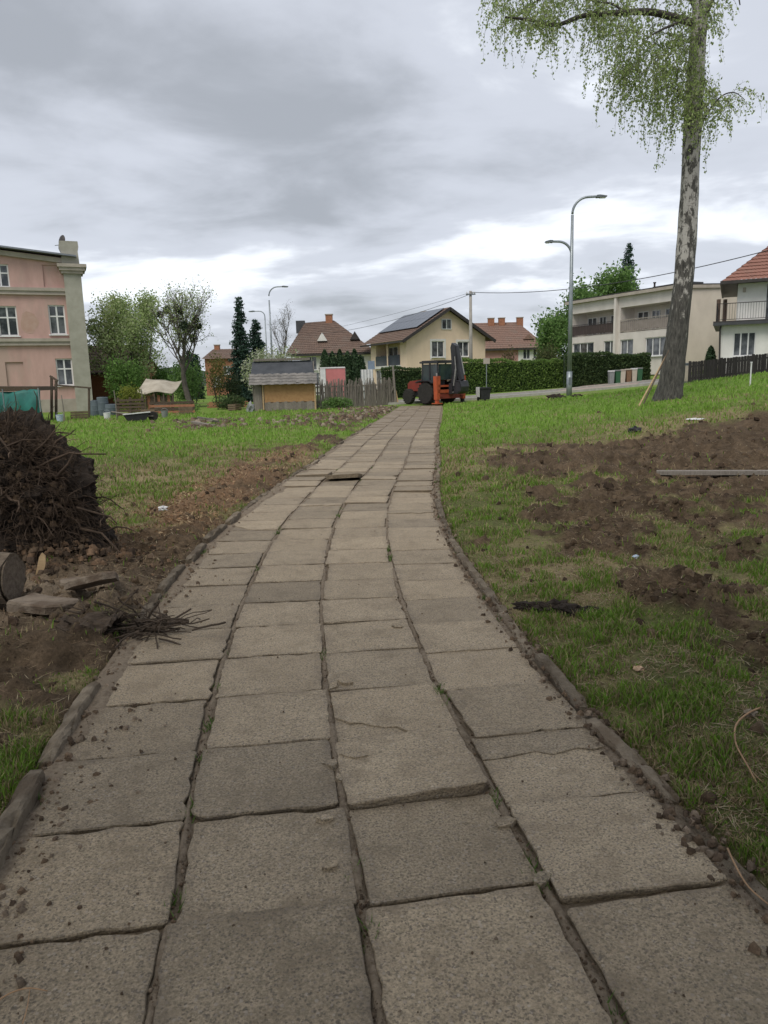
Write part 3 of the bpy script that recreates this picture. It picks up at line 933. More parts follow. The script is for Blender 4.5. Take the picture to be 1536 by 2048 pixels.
# the long roots that stand out against the grass
for pts_, w in (([(.30, -.3, .80), (.48, -.32, .88), (.62, -.34, .93), (.70, -.34, .92), (.92, -.36, .915)], .012),
                ([(.50, -.33, .74), (.60, -.34, .84), (.66, -.34, .94)], .015),
                ([(-.28, -.35, 1.02), (-.05, -.38, 1.10), (.10, -.40, 1.08), (.18, -.40, .96), (.20, -.42, .86)], .014),
                ([(.62, -.3, .48), (.76, -.32, .44), (.90, -.33, .40), (.95, -.34, .34)], .010),
                ([(.16, -.4, 1.0), (.30, -.42, 1.05), (.52, -.42, 1.045)], .007),
                ([(.62, -.28, .30), (.80, -.3, .26), (.92, -.34, .14), (1.02, -.36, .03)], .012)):
    k = len(pts_)
    MB().tube(pts_, [w * (1 - .55 * i / (k - 1)) for i in range(k)], 7).build('root', m_root, st, smooth=True)
rr = random.Random(4)
poly = [(rr.uniform(.8, 1.15) * .15 * math.cos(t), rr.uniform(.8, 1.15) * .12 * math.sin(t)) for t in np.linspace(0, 2 * math.pi, 18)[:-1]]
mbw = MB()
for q in range(3):
    mbw.lump((-.52 + .12 * q, -.47 - .03 * q, .30 - .06 * q), .14, q + 9, (1, .5, .9), .4, 2)
mbw.build('torn_wood', m_freshwood, st)
mbw = MB()
for q in range(9):
    p0 = Vector((-.62 + .05 * q, -.52, .25 + .03 * (q % 3)))
    mbw.beam(p0, p0 + Vector((rr.uniform(-.02, .06), -.06, rr.uniform(.05, .16))), .022, .015)
mbw.build('wood_splinter', m_freshwood, st)
a = RNG.uniform(-3.1, 1.2, 2600); e = RNG.uniform(-.8, 1.4, 2600)
dd = np.column_stack([np.cos(a) * np.cos(e), -np.abs(np.sin(a)) * np.cos(e), np.sin(e)])
cp = np.column_stack([dd[:, 0] * .70 - .11 * dd[:, 2] - .06, dd[:, 1] * .45, dd[:, 2] * .68 + .50])
cr = lump_cloud('clinging_soil', cp, .008 + .05 * RNG.uniform(0, 1, 2600) ** 3, [(.075, .053, .038), (.05, .036, .027), (.10, .07, .047)], m_clod, 'soil clinging to the root plate', 'soil', parent=st)
del cr['category']; del cr['label']
# fine rootlets: too many to count
mbr = MB(); rr = random.Random(77)
for i in range(2600):
    a = rr.uniform(-3.0, 1.4); e = rr.uniform(-1.0, 1.35)
    d = Vector((math.cos(a) * math.cos(e), -abs(math.sin(a)) * math.cos(e), math.sin(e)))
    s0 = Vector((d.x * .70 - .16 * d.z * .7 - .06, d.y * .45, d.z * .66 + .50))
    if s0.z < .05: continue
    L = rr.uniform(.08, .34); w = rr.uniform(.0014, .0045)
    pl = wig(s0, d * .6 + Vector((rr.uniform(-1, 1), rr.uniform(-.5, .2), rr.uniform(-1, .8))), L, 6, .35, rr, .08)
    mbr.tube(pl, [w * (1 - .7 * k / 6) for k in range(7)], 4, cap=False)
mbr.build('rootlets', m_root, st, fix=False, kind='stuff')
# loose earth heaped at its foot
xh = -3.05 + RNG.normal(0, .52, 5200); yh = 5.85 + RNG.normal(0, .30, 5200)
hh = np.exp(-(((xh + 3.0) / .75) ** 2 + ((yh - 6.0) / .35) ** 2))
rad = .006 + .05 * RNG.uniform(0, 1, 5200) ** 6
lump_cloud('stump_soil', np.column_stack([xh, yh, T(xh, yh, True) + .22 * hh * RNG.uniform(.2, 1, 5200)]), rad, [(.10, .072, .05), (.065, .047, .035), (.13, .085, .055)], m_clod,
           'loose crumbled earth heaped round the uprooted stump', 'soil')

m_logbark = M('weathered_log', (.22, .175, .13), (.12, .092, .068), 9, .95, .9, 30, stretch=(1, 4, 4))
# sawn log at the frame edge
lg = thing('log', 'short thick weathered log lying at the edge of the bare soil pad', 'log', (-2.60, 4.78, 0))
z0 = float(T(-2.60, 4.78))
mb = MB(); r_ = random.Random(9)
prof = []
pts_ = [(-.55, .02, .17 + z0), (-.3, .01, .17 + z0), (-.05, 0, .165 + z0), (.12, -.01, .16 + z0)]
mb.tube(pts_, [.19, .178, .175, .168], 22)
mb.v = [(v[0] + r_.gauss(0, .008), v[1] + r_.gauss(0, .008), v[2] + r_.gauss(0, .008)) for v in mb.v]
mb.build('bark', m_logbark, lg, smooth=False)
mb = MB(); mb.lathe([(.15, 0), (.152, .012)], 22, (0, 0, 0), 'X')
o = mb.build('cut_face', m_logbark, lg); o.location = (.118, -.01, .16 + z0)

def broken_plate(name, u, v, Y, sx, sy, th, tilt, seed, mat, label, cat, rz=0):
    p = P(u, v, Y)
    r = random.Random(seed); n = 11; poly = []; cut = r.uniform(.5, .9)
    for i in range(n):
        a = 2 * math.pi * i / n; q = min(1 / max(abs(math.cos(a)), abs(math.sin(a))), 1.25) * .85 * r.uniform(.86, 1.06) * (cut if i in (2, 3) else 1)
        poly.append((sx * q * math.cos(a), sy * q * math.sin(a)))
    mb = MB()
    k = len(poly)
    vs_ = [(x * .95, y * .95, th / 2 + r.gauss(0, .004)) for x, y in poly] + [(x, y, th / 2 - .012) for x, y in poly] + [(x * r.uniform(.93, 1.02), y * r.uniform(.93, 1.02), -th / 2) for x, y in poly]
    fs_ = [tuple(range(k)), tuple(reversed(range(2 * k, 3 * k)))]
    for L in range(2):
        for i in range(k):
            fs_.append((L * k + i, (L + 1) * k + i, (L + 1) * k + (i + 1) % k, L * k + (i + 1) % k))
    mb.add(vs_, fs_)
    z = float(T(p.x, p.y))
    return mb.build(name, mat, None, label=label, cat=cat, loc=(p.x, p.y, z + tilt[2]), rot=(tilt[0], tilt[1], rz))
broken_plate('broken_slab', 190, 1212, 4.82, .20, .13, .05, (-.42, -.14, .12), 3, m_con, 'broken concrete slab propped up with a dark shadow beneath it', 'concrete slab', .25)
broken_plate('broken_slab', 95, 1262, 4.55, .24, .15, .06, (-.05, .05, .05), 5, m_con, 'flat broken concrete slab half buried beside the log', 'concrete slab', -.2)
broken_plate('broken_slab', 185, 1185, 5.1, .26, .14, .05, (-.04, .02, .03), 8, m_con, 'tan broken concrete slab lying flat behind the propped one', 'concrete slab', .1)
# bark sheets by the kerb
def bark_sheet(u, v, Y, L, Wd, rz, tilt, label, seed):
    p = P(u, v, Y); r = random.Random(seed)
    mb = MB(); nu, nv = 16, 9; vs_ = []; fs_ = []
    for i in range(nu + 1):
        for j in range(nv + 1):
            a = (j / nv - .5) * 2.2
            x = (i / nu - .5) * L + r.gauss(0, .006)
            ridge = .016 * (j % 2) + r.gauss(0, .004)
            vs_.append((x, (Wd * .5 + ridge) * math.sin(a), (Wd * .42 + ridge) * math.cos(a) - Wd * .22 + .02 * math.sin(i * .7 + seed)))
    for i in range(nu):
        for j in range(nv):
            a0 = i * (nv + 1) + j
            fs_.append((a0, a0 + 1, a0 + nv + 2, a0 + nv + 1))
    mb.add(vs_, fs_)
    o = mb.build('bark_slab', m_bark, None, label=label, cat='bark', loc=(p.x, p.y, float(T(p.x, p.y)) + .05), rot=(tilt, -.08, rz))
    md = o.modifiers.new('thickness', 'SOLIDIFY'); md.thickness = .022
    return o
bark_sheet(262, 1280, 4.18, .36, .17, .30, .25, 'ridged slab of thick bark lying against the kerb', 1)
bark_sheet(185, 1292, 4.15, .34, .20, -.25, .1, 'dark curled bark slab between the log and the ridged slab', 2)
bark_sheet(300, 1262, 4.32, .22, .12, .7, -.2, 'small bark scrap on top of the kerb end', 3)
# brushwood heap by the kerb
bw = MB(); rr = random.Random(91); c0 = P(255, 1285, 4.2)
for i in range(170):
    p0 = Vector((rr.gauss(0, .17), rr.gauss(0, .09), rr.uniform(.0, .09)))
    pl = wig(p0, (rr.uniform(-1, 1), rr.uniform(-.5, .3), rr.uniform(-.15, .25)), rr.uniform(.06, .3), 5, .15, rr, .02)
    bw.tube(pl, [rr.uniform(.002, .007)] * 6, 5)
bw.build('brushwood', m_bark, None, fix=False, kind='stuff', label='heap of broken twigs and bark strips against the left kerb', cat='brushwood', loc=(c0.x, c0.y, float(T(c0.x, c0.y)) + .01))
# split wood chip standing in the soil
p = P(80, 1165, 5.45)
mb = MB(); mb.prism([(-.028, 0), (.026, 0), (.036, .11), (.03, .165), (.006, .185), (-.012, .15)], -.018, .02, 1)
o = mb.build('wood_chip', m_palewood, None, label='pale split wood chip standing upright below the uprooted stump', cat='wood chip', loc=(p.x, p.y, float(T(p.x, p.y)) - .01), rot=(-.2, .15, .3))

m_white = M('white_plastic', (.72, .72, .72), (.6, .6, .62), 6, .5)
m_blue = M('blue_plastic', (.25, .36, .50), (.55, .6, .65), 18, .5)
m_dark = M('dark_plastic', (.018, .018, .02), (.03, .03, .032), 8, .55)
m_stone = M('field_stone', (.30, .25, .19), (.19, .155, .12), 10, .9, .6, 50)
def crumple(name, u, v, Y, r0, mat, label, cat, seed, squash=(1, .8, .5)):
    p = P(u, v, Y); z = float(T(p.x, p.y, True))
    return MB().lump((0, 0, 0), r0, seed, squash, .55, 2, 2.4).build(name, mat, None, label=label, cat=cat, loc=(p.x, p.y, z + r0 * squash[2] * .6))
crumple('crumpled_paper', 326, 1036, 8.0, .05, m_white, 'crumpled white paper lying at the edge of the brown leaf litter', 'litter', 1)
crumple('crumpled_wrapper', 42, 1138, 5.9, .045, m_white, 'small white wrapper at the foot of the uprooted stump', 'litter', 2)
crumple('plastic_scrap', 1271, 1140, 5.6, .026, m_blue, 'pale blue plastic scrap in the patchy grass', 'litter', 3)
crumple('paper_scrap', 1275, 1358, 3.35, .022, M('tan_paper', (.55, .38, .24), (.4, .28, .2), 20, .8), 'small tan paper scrap in the grass near the right kerb', 'litter', 4)
crumple('black_bag', 1270, 850, 14.0, .10, m_dark, 'small black plastic bag on the bright lawn', 'bag', 5, (1, .8, .75))
crumple('white_bag', 1392, 838, 14.6, .11, m_white, 'flattened white plastic bag on the lawn right of the birch', 'bag', 6, (1.3, .6, .22))
crumple('stone', 1500, 1447, 2.85, .024, m_stone, 'tan stone lying beside the dry bent stem', 'stone', 7, (1.1, .8, .6))
crumple('stone', 125, 1738, 2.02, .026, m_stone, 'brown stone chunk lying on the nearest slabs', 'stone', 8, (1, .8, .75))
crumple('stone', 988, 1238, 4.35, .032, M('dark_stone', (.06, .05, .042), (.14, .12, .1), 25, .8), 'dark stone with a pale spot sitting on the right kerb', 'stone', 12, (1, .9, .8))
for u, v, r0, lab in ((1113, 808, .34, 'larger dark molehill on the lawn by the lamp post'), (1156, 809, .22, 'smaller molehill just right of the lamp post')):
    Y = 32.0; p = P(u, v, Y)
    mb = MB().lump((0, 0, 0), r0, int(u), (1.2, .9, .6), .3, 3, 3)
    mb.build('molehill', m_rootsoil, None, label=lab, cat='molehill', loc=(p.x, p.y, float(T(p.x, p.y)) + .03))
# a long dark clod of upturned turf beside the right kerb
p = P(1116, 1236, 4.33)
mb = MB()
for k in range(7):
    t = k / 6 - .5
    mb.lump((t * .40, rs.gauss(0, .012), rs.gauss(0, .006)), .062 * (1 - .9 * t * t), 60 + k, (1.2, .8, .62), .4, 3, 2.2)
mb.build('turf_clod', m_rootsoil, None, fix=False, label='long dark clod of upturned turf beside the right kerb', cat='clod', loc=(p.x, p.y, float(T(p.x, p.y, True)) + .012), rot=(0, 0, -.32))
# weeds in the joints
wx, wy = [], []
for k in range(46):
    yy = 1.35 * (14 / 1.35) ** RNG.uniform(); t = RNG.choice([-.532, 0, .532, -1.08, 1.08]) ; m = RNG.integers(5, 26)
    wx.append(cx(yy) + t + RNG.normal(0, .012, m)); wy.append(yy + RNG.normal(0, .035, m))
wx = np.concatenate(wx); wy = np.concatenate(wy); n = len(wx); H = RNG.uniform(.012, .045, n); th = RNG.uniform(0, 6.28, n); ld = RNG.uniform(0, 6.28, n)
wd_ = .0022 * (1 + .2 * wy); ux, uy = np.cos(th) * wd_, np.sin(th) * wd_
z = np.full(n, -.012)
v = np.stack([np.column_stack([wx - ux, wy - uy, z]), np.column_stack([wx + ux, wy + uy, z]), np.column_stack([wx + np.cos(ld) * H * .6, wy + np.sin(ld) * H * .6, z + H])], 1).reshape(-1, 3)
link('joint_weeds', raw_mesh('joint_weeds', v, np.arange(n * 3), 3, m_blade, np.repeat(np.array([.09, .15, .035]) * RNG.uniform(.6, 1.5, (n, 1)), 3, 0)), kind='stuff', label='tiny tufts of grass rooted in the slab joints', cat='weeds')
# timber lying on the turned soil
a = P(1312, 972, 9.4); b = P(1545, 988, 8.9)
za = float(T(a.x, a.y)) + .055; zb = float(T(b.x, b.y)) + .055
mb = MB().beam((0, 0, 0), (b.x - a.x, b.y - a.y, zb - za), .12, .05)
mb.build('timber', m_greywood, None, label='long pale timber lying on the dark turned soil', cat='timber', loc=(a.x, a.y, za))
# bent dry stems on the right, root hair at the lower left
m_stem = M('dry_stem', (.36, .23, .13), (.24, .15, .09), 12, .8)
def stem(name, uv, Y0, lift, w, label):
    pts_ = []
    for i, (u, v) in enumerate(uv):
        d = P(u, v, 3) - Vector((0, 0, EYE)); t = -(EYE - .04 - lift[i]) / d.z; pts_.append(Vector((0, 0, EYE)) + d * t)
    b0 = pts_[0].copy()
    # smooth
    den_ = []
    for i in range(len(pts_) - 1):
        for k in range(4): den_.append(pts_[i].lerp(pts_[i + 1], k / 4))
    den_.append(pts_[-1])
    for _ in range(3): den_ = [den_[0]] + [(den_[i - 1] + den_[i] * 2 + den_[i + 1]) / 4 for i in range(1, len(den_) - 1)] + [den_[-1]]
    MB().tube([q - b0 for q in den_], [w * (1 - .4 * i / len(den_)) for i in range(len(den_))], 7).build(name, m_stem, None, smooth=True, label=label, cat='stem', loc=b0)
stem('dry_stem', [(1545, 1408), (1500, 1422), (1468, 1448), (1470, 1490), (1495, 1530), (1512, 1565), (1545, 1605)], 3, [0, .03, .05, .05, .03, .02, 0], .0042, 'dry brown stem bent in an arch at the edge of the right turf')
stem('dry_stem', [(1455, 1697), (1470, 1730), (1495, 1775), (1545, 1815)], 3, [.01, .02, .02, .01], .0030, 'dry orange stem lying over the nearest right slab corner')
stem('dry_stem', [(1505, 1545), (1520, 1560), (1545, 1580)], 3, [.01, .03, .01], .0025, 'short dry stem beside the arched one')
stem('root_strand', [(-10, 2005), (20, 1985), (58, 1974), (95, 1982)], 3, [-.03, -.025, -.02, -.03], .0022, 'thin dark root strand on the lowest left slab')
stem('root_strand', [(45, 2048), (55, 2015), (60, 1975)], 3, [-.03, -.03, -.03], .0016, 'thin brown strand crossing the dark one on the lowest left slab')
# white marker stake
p = P(1499, 790, 21); z = float(T(p.x, p.y))
mb = MB().tube([(0, 0, 0), (0, 0, .62)], [.02, .02], 8); mb.lathe([(.03, .62), (.03, .66)], 8)
mb.build('marker_stake', m_white, None, label='thin white marker stake on the lawn before the dark fence', cat='stake', loc=(p.x, p.y, z))

# ================================================================== TREES
m_leaf = leaf_mat('leaf', trans=.5)
m_needle = leaf_mat('needle', trans=.1, rough=.7)
m_twig = M('grey_twig', (.13, .115, .10), (.075, .066, .058), 9, .95)
m_brownbark = M('brown_trunk', (.13, .10, .075), (.07, .055, .042), 8, .95, .8, 25, stretch=(3, 3, 1))
# birch bark: white with dark fissured lower trunk
m_birch, nt, bs = new_mat('birch_bark')
tc = N(nt, 'ShaderNodeTexCoord').outputs['Object']
sp = N(nt, 'ShaderNodeSeparateXYZ', {0: tc})
mpv = N(nt, 'ShaderNodeMapping', {'Vector': tc, 'Scale': (5.0, 5.0, 2.2)}).outputs[0]
v1 = N(nt, 'ShaderNodeTexNoise', {'Vector': mpv, 'Scale': 1.6, 'Detail': 6.0, 'Roughness': .68})
mph = N(nt, 'ShaderNodeMapping', {'Vector': tc, 'Scale': (2.0, 2.0, 16.0)}).outputs[0]
v2 = N(nt, 'ShaderNodeTexNoise', {'Vector': mph, 'Scale': 1.3, 'Detail': 4.0, 'Roughness': .6})
hgt = rampf(nt, sp.outputs[2], .4, 4.2, .20, -.03)
bias = N(nt, 'ShaderNodeMath', {0: v1.outputs['Fac'], 1: hgt}, operation='ADD').outputs[0]
dk = rampf(nt, bias, .45, .52)
lent = rampf(nt, v2.outputs['Fac'], .60, .66, 0, .8)
wh = mixc(nt, lent, (.44, .42, .39), (.10, .09, .08))
fis = N(nt, 'ShaderNodeTexNoise', {'Vector': N(nt, 'ShaderNodeMapping', {'Vector': tc, 'Scale': (14.0, 14.0, 3.0)}).outputs[0], 'Scale': 1.5, 'Detail': 5.0, 'Roughness': .7})
dark = mixc(nt, rampf(nt, fis.outputs['Fac'], .35, .65), (.03, .028, .026), (.125, .118, .105))
nt.links.new(mixc(nt, dk, wh, dark), bs.inputs['Base Color'])
bs.inputs['Roughness'].default_value = .9
nt.links.new(N(nt, 'ShaderNodeBump', {'Strength': 1.0, 'Distance': .05, 'Height': fis.outputs['Fac']}).outputs[0], bs.inputs['Normal'])

def spline(pts, k=6):
    pts = [Vector(p) for p in pts]; out = []
    for i in range(len(pts) - 1):
        p0 = pts[max(i - 1, 0)]; p1 = pts[i]; p2 = pts[i + 1]; p3 = pts[min(i + 2, len(pts) - 1)]
        for j in range(k):
            t = j / k
            out.append(.5 * ((2 * p1) + (p2 - p0) * t + (2 * p0 - 5 * p1 + 4 * p2 - p3) * t * t + (3 * p1 - p0 - 3 * p2 + p3) * t ** 3))
    out.append(pts[-1]); return out

# ---- the tall birch
BY = 20.0
B0 = P(1337, 792, BY); B0.z = float(T(B0.x, B0.y))
birch = thing('birch_tree', 'tall birch with fissured dark trunk and drooping fresh green twigs', 'tree', B0)
axis_px = [(1337, 800, 27), (1343, 765, 23), (1350, 700, 20.5), (1360, 620, 19), (1369, 540, 18), (1376, 440, 17), (1381, 340, 16), (1386, 240, 16), (1392, 140, 15), (1399, 40, 14), (1405, -60, 13), (1409, -200, 11), (1404, -380, 9), (1396, -600, 6), (1390, -800, 3)]
ax = [P(u, v, BY) - B0 for u, v, r in axis_px]
ax[0].z = -.15
ar = [r * BY / F_PX for u, v, r in axis_px]
ax_s = spline(ax, 5); ar_s = list(np.interp(np.linspace(0, len(ar) - 1, len(ax_s)), range(len(ar)), ar))
o = len(ax_s)
mb = MB(); n = 28
rr = random.Random(2); ph = [rr.uniform(0, 6.28) for _ in range(8)]
for i, p in enumerate(ax_s):
    for j in range(n):
        th = 2 * math.pi * j / n
        flare = 1 + (.22 * max(0, math.sin(th * 5 + ph[0])) + .1 * math.sin(th * 3 + ph[1])) * math.exp(-max(p.z, 0) / .35)
        r = ar_s[i] * flare * (1 + .035 * math.sin(th * 4 + p.z * 2.1 + ph[2]) + .03 * math.sin(th * 9 - p.z * 5 + ph[3]))
        mb.v.append((p.x + r * math.cos(th), p.y + r * math.sin(th), p.z))
for i in range(o - 1):
    for j in range(n):
        j2 = (j + 1) % n
        mb.f.append((i * n + j, i * n + j2, (i + 1) * n + j2, (i + 1) * n + j))
mb.f.append(tuple((o - 1) * n + j for j in range(n)))
mb.build('trunk', m_birch, birch, smooth=True)
m_bbranch = M('birch_branch', (.075, .066, .06), (.045, .04, .036), 12, .9, .4, 40)
blist = [  # pixels, depth offsets from the trunk, radius
    ([(1395, 50), (1360, 38), (1300, 24), (1230, 26), (1165, 32), (1112, 50), (1060, 40), (1010, 34)], [0, -.1, -.3, -.5, -.6, -.7, -.8, -.9], .10),
    ([(1388, 60), (1370, 42), (1345, 50), (1318, 62), (1290, 78)], [0, -.3, -.6, -.9, -1.1], .055),
    ([(1400, 30), (1350, -60), (1260, -110), (1180, -70), (1110, -20), (1060, 10)], [0, .3, .6, .8, .9, 1.0], .09),
    ([(1398, 60), (1425, 0), (1450, -60), (1470, -40), (1480, 10)], [0, -.2, -.4, -.5, -.6], .06),
    ([(1386, 250), (1370, 200), (1345, 175), (1320, 180)], [0, -.2, -.5, -.7], .035),
    ([(1384, 290), (1410, 235), (1440, 195), (1468, 185), (1490, 200)], [0, -.2, -.4, -.5, -.5], .03),
    ([(1404, -40), (1330, -140), (1240, -160), (1180, -100)], [0, -.8, -1.5, -2.0], .08),
    ([(1404, -60), (1300, -200), (1180, -240), (1080, -160), (1000, -90)], [0, .2, .1, -.2, -.3], .10),
    ([(1250, 25), (1225, 8), (1195, 2), (1165, -30)], [-.5, -.4, -.3, -.2], .035),
    ([(1404, -40), (1440, -120), (1470, -160), (1500, -120)], [0, .6, 1.2, 1.6], .06),
]
bpaths = []
for px_, dy, r0 in blist:
    pl = spline([P(u, v, BY + d) - B0 for (u, v), d in zip(px_, dy)], 5)
    bpaths.append((pl, r0))
    k = len(pl)
    MB().tube(pl, [r0 * (1 - .78 * i / (k - 1)) for i in range(k)], 8).build('branch', m_bbranch, birch, smooth=True)
# hanging twigs: each starts on a branch and drops; leaves stud it
rb = random.Random(31)
twig_mb = MB(); lpts = []
def hang(p, L, w=.006):
    pts_ = [p.copy()]; d = Vector((rb.gauss(0, .6), rb.gauss(0, .6), rb.uniform(-.2, .5))).normalized()
    k = max(4, int(L / .12))
    for i in range(k):
        d = (d + Vector((rb.gauss(0, .10), rb.gauss(0, .10), -.42))).normalized()
        p = p + d * L / k; pts_.append(p.copy())
    twig_mb.tube(pts_, [w * (1 - .7 * i / k) for i in range(k + 1)], 3, cap=False)
    for i in range(1, k + 1):
        for _ in range(rb.randint(2, 4)):
            q = pts_[i - 1].lerp(pts_[i], rb.random())
            lpts.append((q.x + rb.gauss(0, .035), q.y + rb.gauss(0, .035), q.z + rb.gauss(0, .03)))
    if L > .6:
        for _ in range(2):
            q = pts_[rb.randint(1, k // 2)]
            hang2(q, L * rb.uniform(.3, .6))
def hang2(p, L):
    pts_ = [p.copy()]; d = Vector((rb.gauss(0, .8), rb.gauss(0, .8), .1)).normalized(); k = max(3, int(L / .1))
    for i in range(k):
        d = (d + Vector((rb.gauss(0, .1), rb.gauss(0, .1), -.45))).normalized(); p = p + d * L / k; pts_.append(p.copy())
        for _ in range(3):
            lpts.append((p.x + rb.gauss(0, .035), p.y + rb.gauss(0, .035), p.z + rb.gauss(0, .03)))
    twig_mb.tube(pts_, [.004 * (1 - .6 * i / k) for i in range(k + 1)], 3, cap=False)
# where the photograph shows foliage: (u, v of the tops, length of the drop in px, count)
for (u0, u1, v0, v1, l0, l1, cnt) in ((985, 1120, -40, 40, 50, 110, 42), (1000, 1110, -10, 50, 25, 75, 30), (1120, 1210, -20, 40, 25, 110, 26), (1180, 1260, -10, 70, 50, 130, 34),
                                      (1230, 1330, 20, 150, 70, 150, 52), (1300, 1375, 30, 190, 70, 140, 46), (1335, 1385, 60, 210, 60, 130, 26), (1380, 1420, 130, 230, 50, 120, 22),
                                      (1400, 1445, 170, 230, 40, 90, 16), (1430, 1490, 178, 205, 25, 85, 14), (1395, 1455, -30, 50, 20, 75, 18), (1350, 1420, -40, 60, 30, 110, 22),
                                      (1220, 1262, 90, 165, 60, 110, 16), (990, 1400, -130, -20, 60, 120, 60), (1000, 1460, -420, -130, 60, 120, 70), (1030, 1060, 20, 60, 30, 70, 8)):
    for _ in range(cnt):
        u = rb.uniform(u0, u1); v = rb.uniform(v0, v1)
        hang(P(u, v, BY + rb.gauss(-.3, .55)) - B0, rb.uniform(l0, l1) * BY / F_PX * 1.05)
twig_mb.build('twigs', m_twig, birch, fix=False, kind='stuff')
leaves('crown', np.array(lpts), .064, [(.31, .40, .14), (.36, .44, .18), (.25, .34, .11), (.40, .45, .23)], m_leaf, birch, droop=.6, aspect=.62)
print('birch leaves', len(lpts))

# ---- generic broadleaf
def grow(base, height, r0, seed, n1=7, n2=5, n3=4, first=.3, spread=.5, up=.5, lean=(0, 0), droop=0, tw=True):
    """returns branch mesh builder and list of twig-end points"""
    r = random.Random(seed); mb = MB(); tips = []
    tr = [Vector((0, 0, -.1))]; k = 7
    d = Vector((lean[0], lean[1], 1)).normalized()
    for i in range(k):
        d = (d + Vector((r.gauss(0, .06) - lean[0] * .25, r.gauss(0, .06), .1))).normalized()
        tr.append(tr[-1] + d * height * .72 / k)
    mb.tube(tr, [r0 * (1 - .75 * i / k) for i in range(k + 1)], 8)
    def limb(p, d, L, rad, lvl):
        k = 5; pts_ = [p]
        for i in range(k):
            d = (d + Vector((r.gauss(0, .13), r.gauss(0, .13), r.gauss(0, .1) + (up if lvl < 3 else 0) * .22 - droop * .2 * (lvl > 1)))).normalized()
            pts_.append(pts_[-1] + d * L / k)
        mb.tube(pts_, [max(.006, rad * (1 - .72 * i / k)) for i in range(k + 1)], 6 if lvl < 3 else 3, cap=False)
        if lvl >= 3:
            tips.extend(pts_[1:]); return
        m = n2 if lvl == 1 else n3
        for q in range(m):
            t = r.uniform(.25, 1); i = min(int(t * k), k - 1)
            pp = pts_[i].lerp(pts_[i + 1], t * k - i)
            dd = (d + Vector((r.gauss(0, .7), r.gauss(0, .7), r.gauss(0, .5)))).normalized()
            limb(pp, dd, L * r.uniform(.4, .62), rad * .45, lvl + 1)
    for i in range(n1):
        t = first + (1 - first) * (i + r.random()) / n1
        ii_ = min(int(t * k), k - 1); p = tr[ii_].lerp(tr[ii_ + 1], t * k - ii_)
        a = 2.4 * i + r.uniform(-.4, .4)
        dd = Vector((math.cos(a), math.sin(a), up * 1.2)).normalized()
        limb(p, dd, height * spread * (1.05 - .5 * t) * r.uniform(.8, 1.1), r0 * .42 * (1.1 - .6 * t), 1)
    return mb, tips
def tree(name, u, v, Y, height, r0, seed, label, leaf=.1, per=6, cols=None, jitter=.16, mat=None, bark=None, group=None, droop=0.0, ez=None, **k):
    b = P(u, v, Y); b.z = float(T(b.x, b.y)) if ez is None else ez
    t = thing(name, label, 'tree', b, 0, group)
    mb, tips = grow(b, height, r0, seed, droop=droop, **k)
    mb.build('trunk', bark or m_twig, t, fix=False)
    if per and tips:
        tp = np.array([tuple(q) for q in tips])
        pts_ = np.repeat(tp, per, axis=0) + RNG.normal(0, jitter, (len(tp) * per, 3))
        leaves('crown', pts_, leaf, cols, mat or m_leaf, t, droop=droop)
    return t, tips
PALE = [(0.338, 0.439, 0.169), (0.405, 0.49, 0.236), (0.27, 0.371, 0.135), (0.456, 0.506, 0.288)]
MID = [(0.145, 0.255, 0.068), (0.187, 0.323, 0.085), (0.102, 0.187, 0.051)]
FRESH = [(.15, .26, .075), (.19, .30, .095), (.11, .20, .06)]
YEL = [(.28, .30, .06), (.22, .26, .05), (.18, .2, .05)]
tree('willow_tree', 258, 815, 50, 7.6, .16, 51, 'pale green rounded willow left of the tree with mistletoe', leaf=.15, per=9, cols=PALE, jitter=.26, n1=15, n2=7, n3=4, first=.12, spread=.46, up=.7)
mt, tips = tree('mistletoe_tree', 385, 815, 45, 7.0, .2, 56, 'sparse leaning old tree with dark mistletoe balls in its crown', leaf=.10, per=1, cols=PALE, jitter=.15, bark=m_twig, n1=15, n2=8, n3=6, first=.42, spread=.48, up=1.0, lean=(-.62, 0))
m_mist = leaf_mat('mistletoe', trans=.15)
rm = random.Random(8); hi = sorted([q for q in tips if 3.9 < q.z < 6.0], key=lambda q: rm.random())[:12]
for i, q in enumerate(hi):
    R = rm.uniform(.14, .27)
    d = RNG.normal(size=(260, 3)); d /= np.linalg.norm(d, axis=1, keepdims=True)
    leaves('mistletoe', np.array(q) + d * R * RNG.uniform(.3, 1, (260, 1)) ** .5, .11, [(.05, .075, .04), (.035, .055, .03)], m_mist, mt)
tree('bare_tree', 566, 800, 62, 8.0, .12, 63, 'slender bare tree with fine twigs beside the far street lamp', leaf=.07, per=1, cols=[(.16, .15, .12), (.2, .2, .12)], jitter=.2, n1=9, n2=6, n3=4, first=.25, spread=.34, up=1.6)
tree('broadleaf_tree', 1180, 770, 78, 10.2, .3, 72, 'dense bright green tree rising behind the flat roofed block', leaf=.30, per=9, cols=FRESH, jitter=.42, n1=12, n2=6, n3=4, first=.18, spread=.52, up=.5, bark=m_brownbark)
tree('broadleaf_tree', 1110, 770, 72, 6.4, .2, 73, 'shorter green tree between the red roof and the lamp post', leaf=.25, per=8, cols=FRESH, jitter=.32, n1=9, n2=5, n3=4, first=.15, spread=.42, up=.5, bark=m_brownbark)

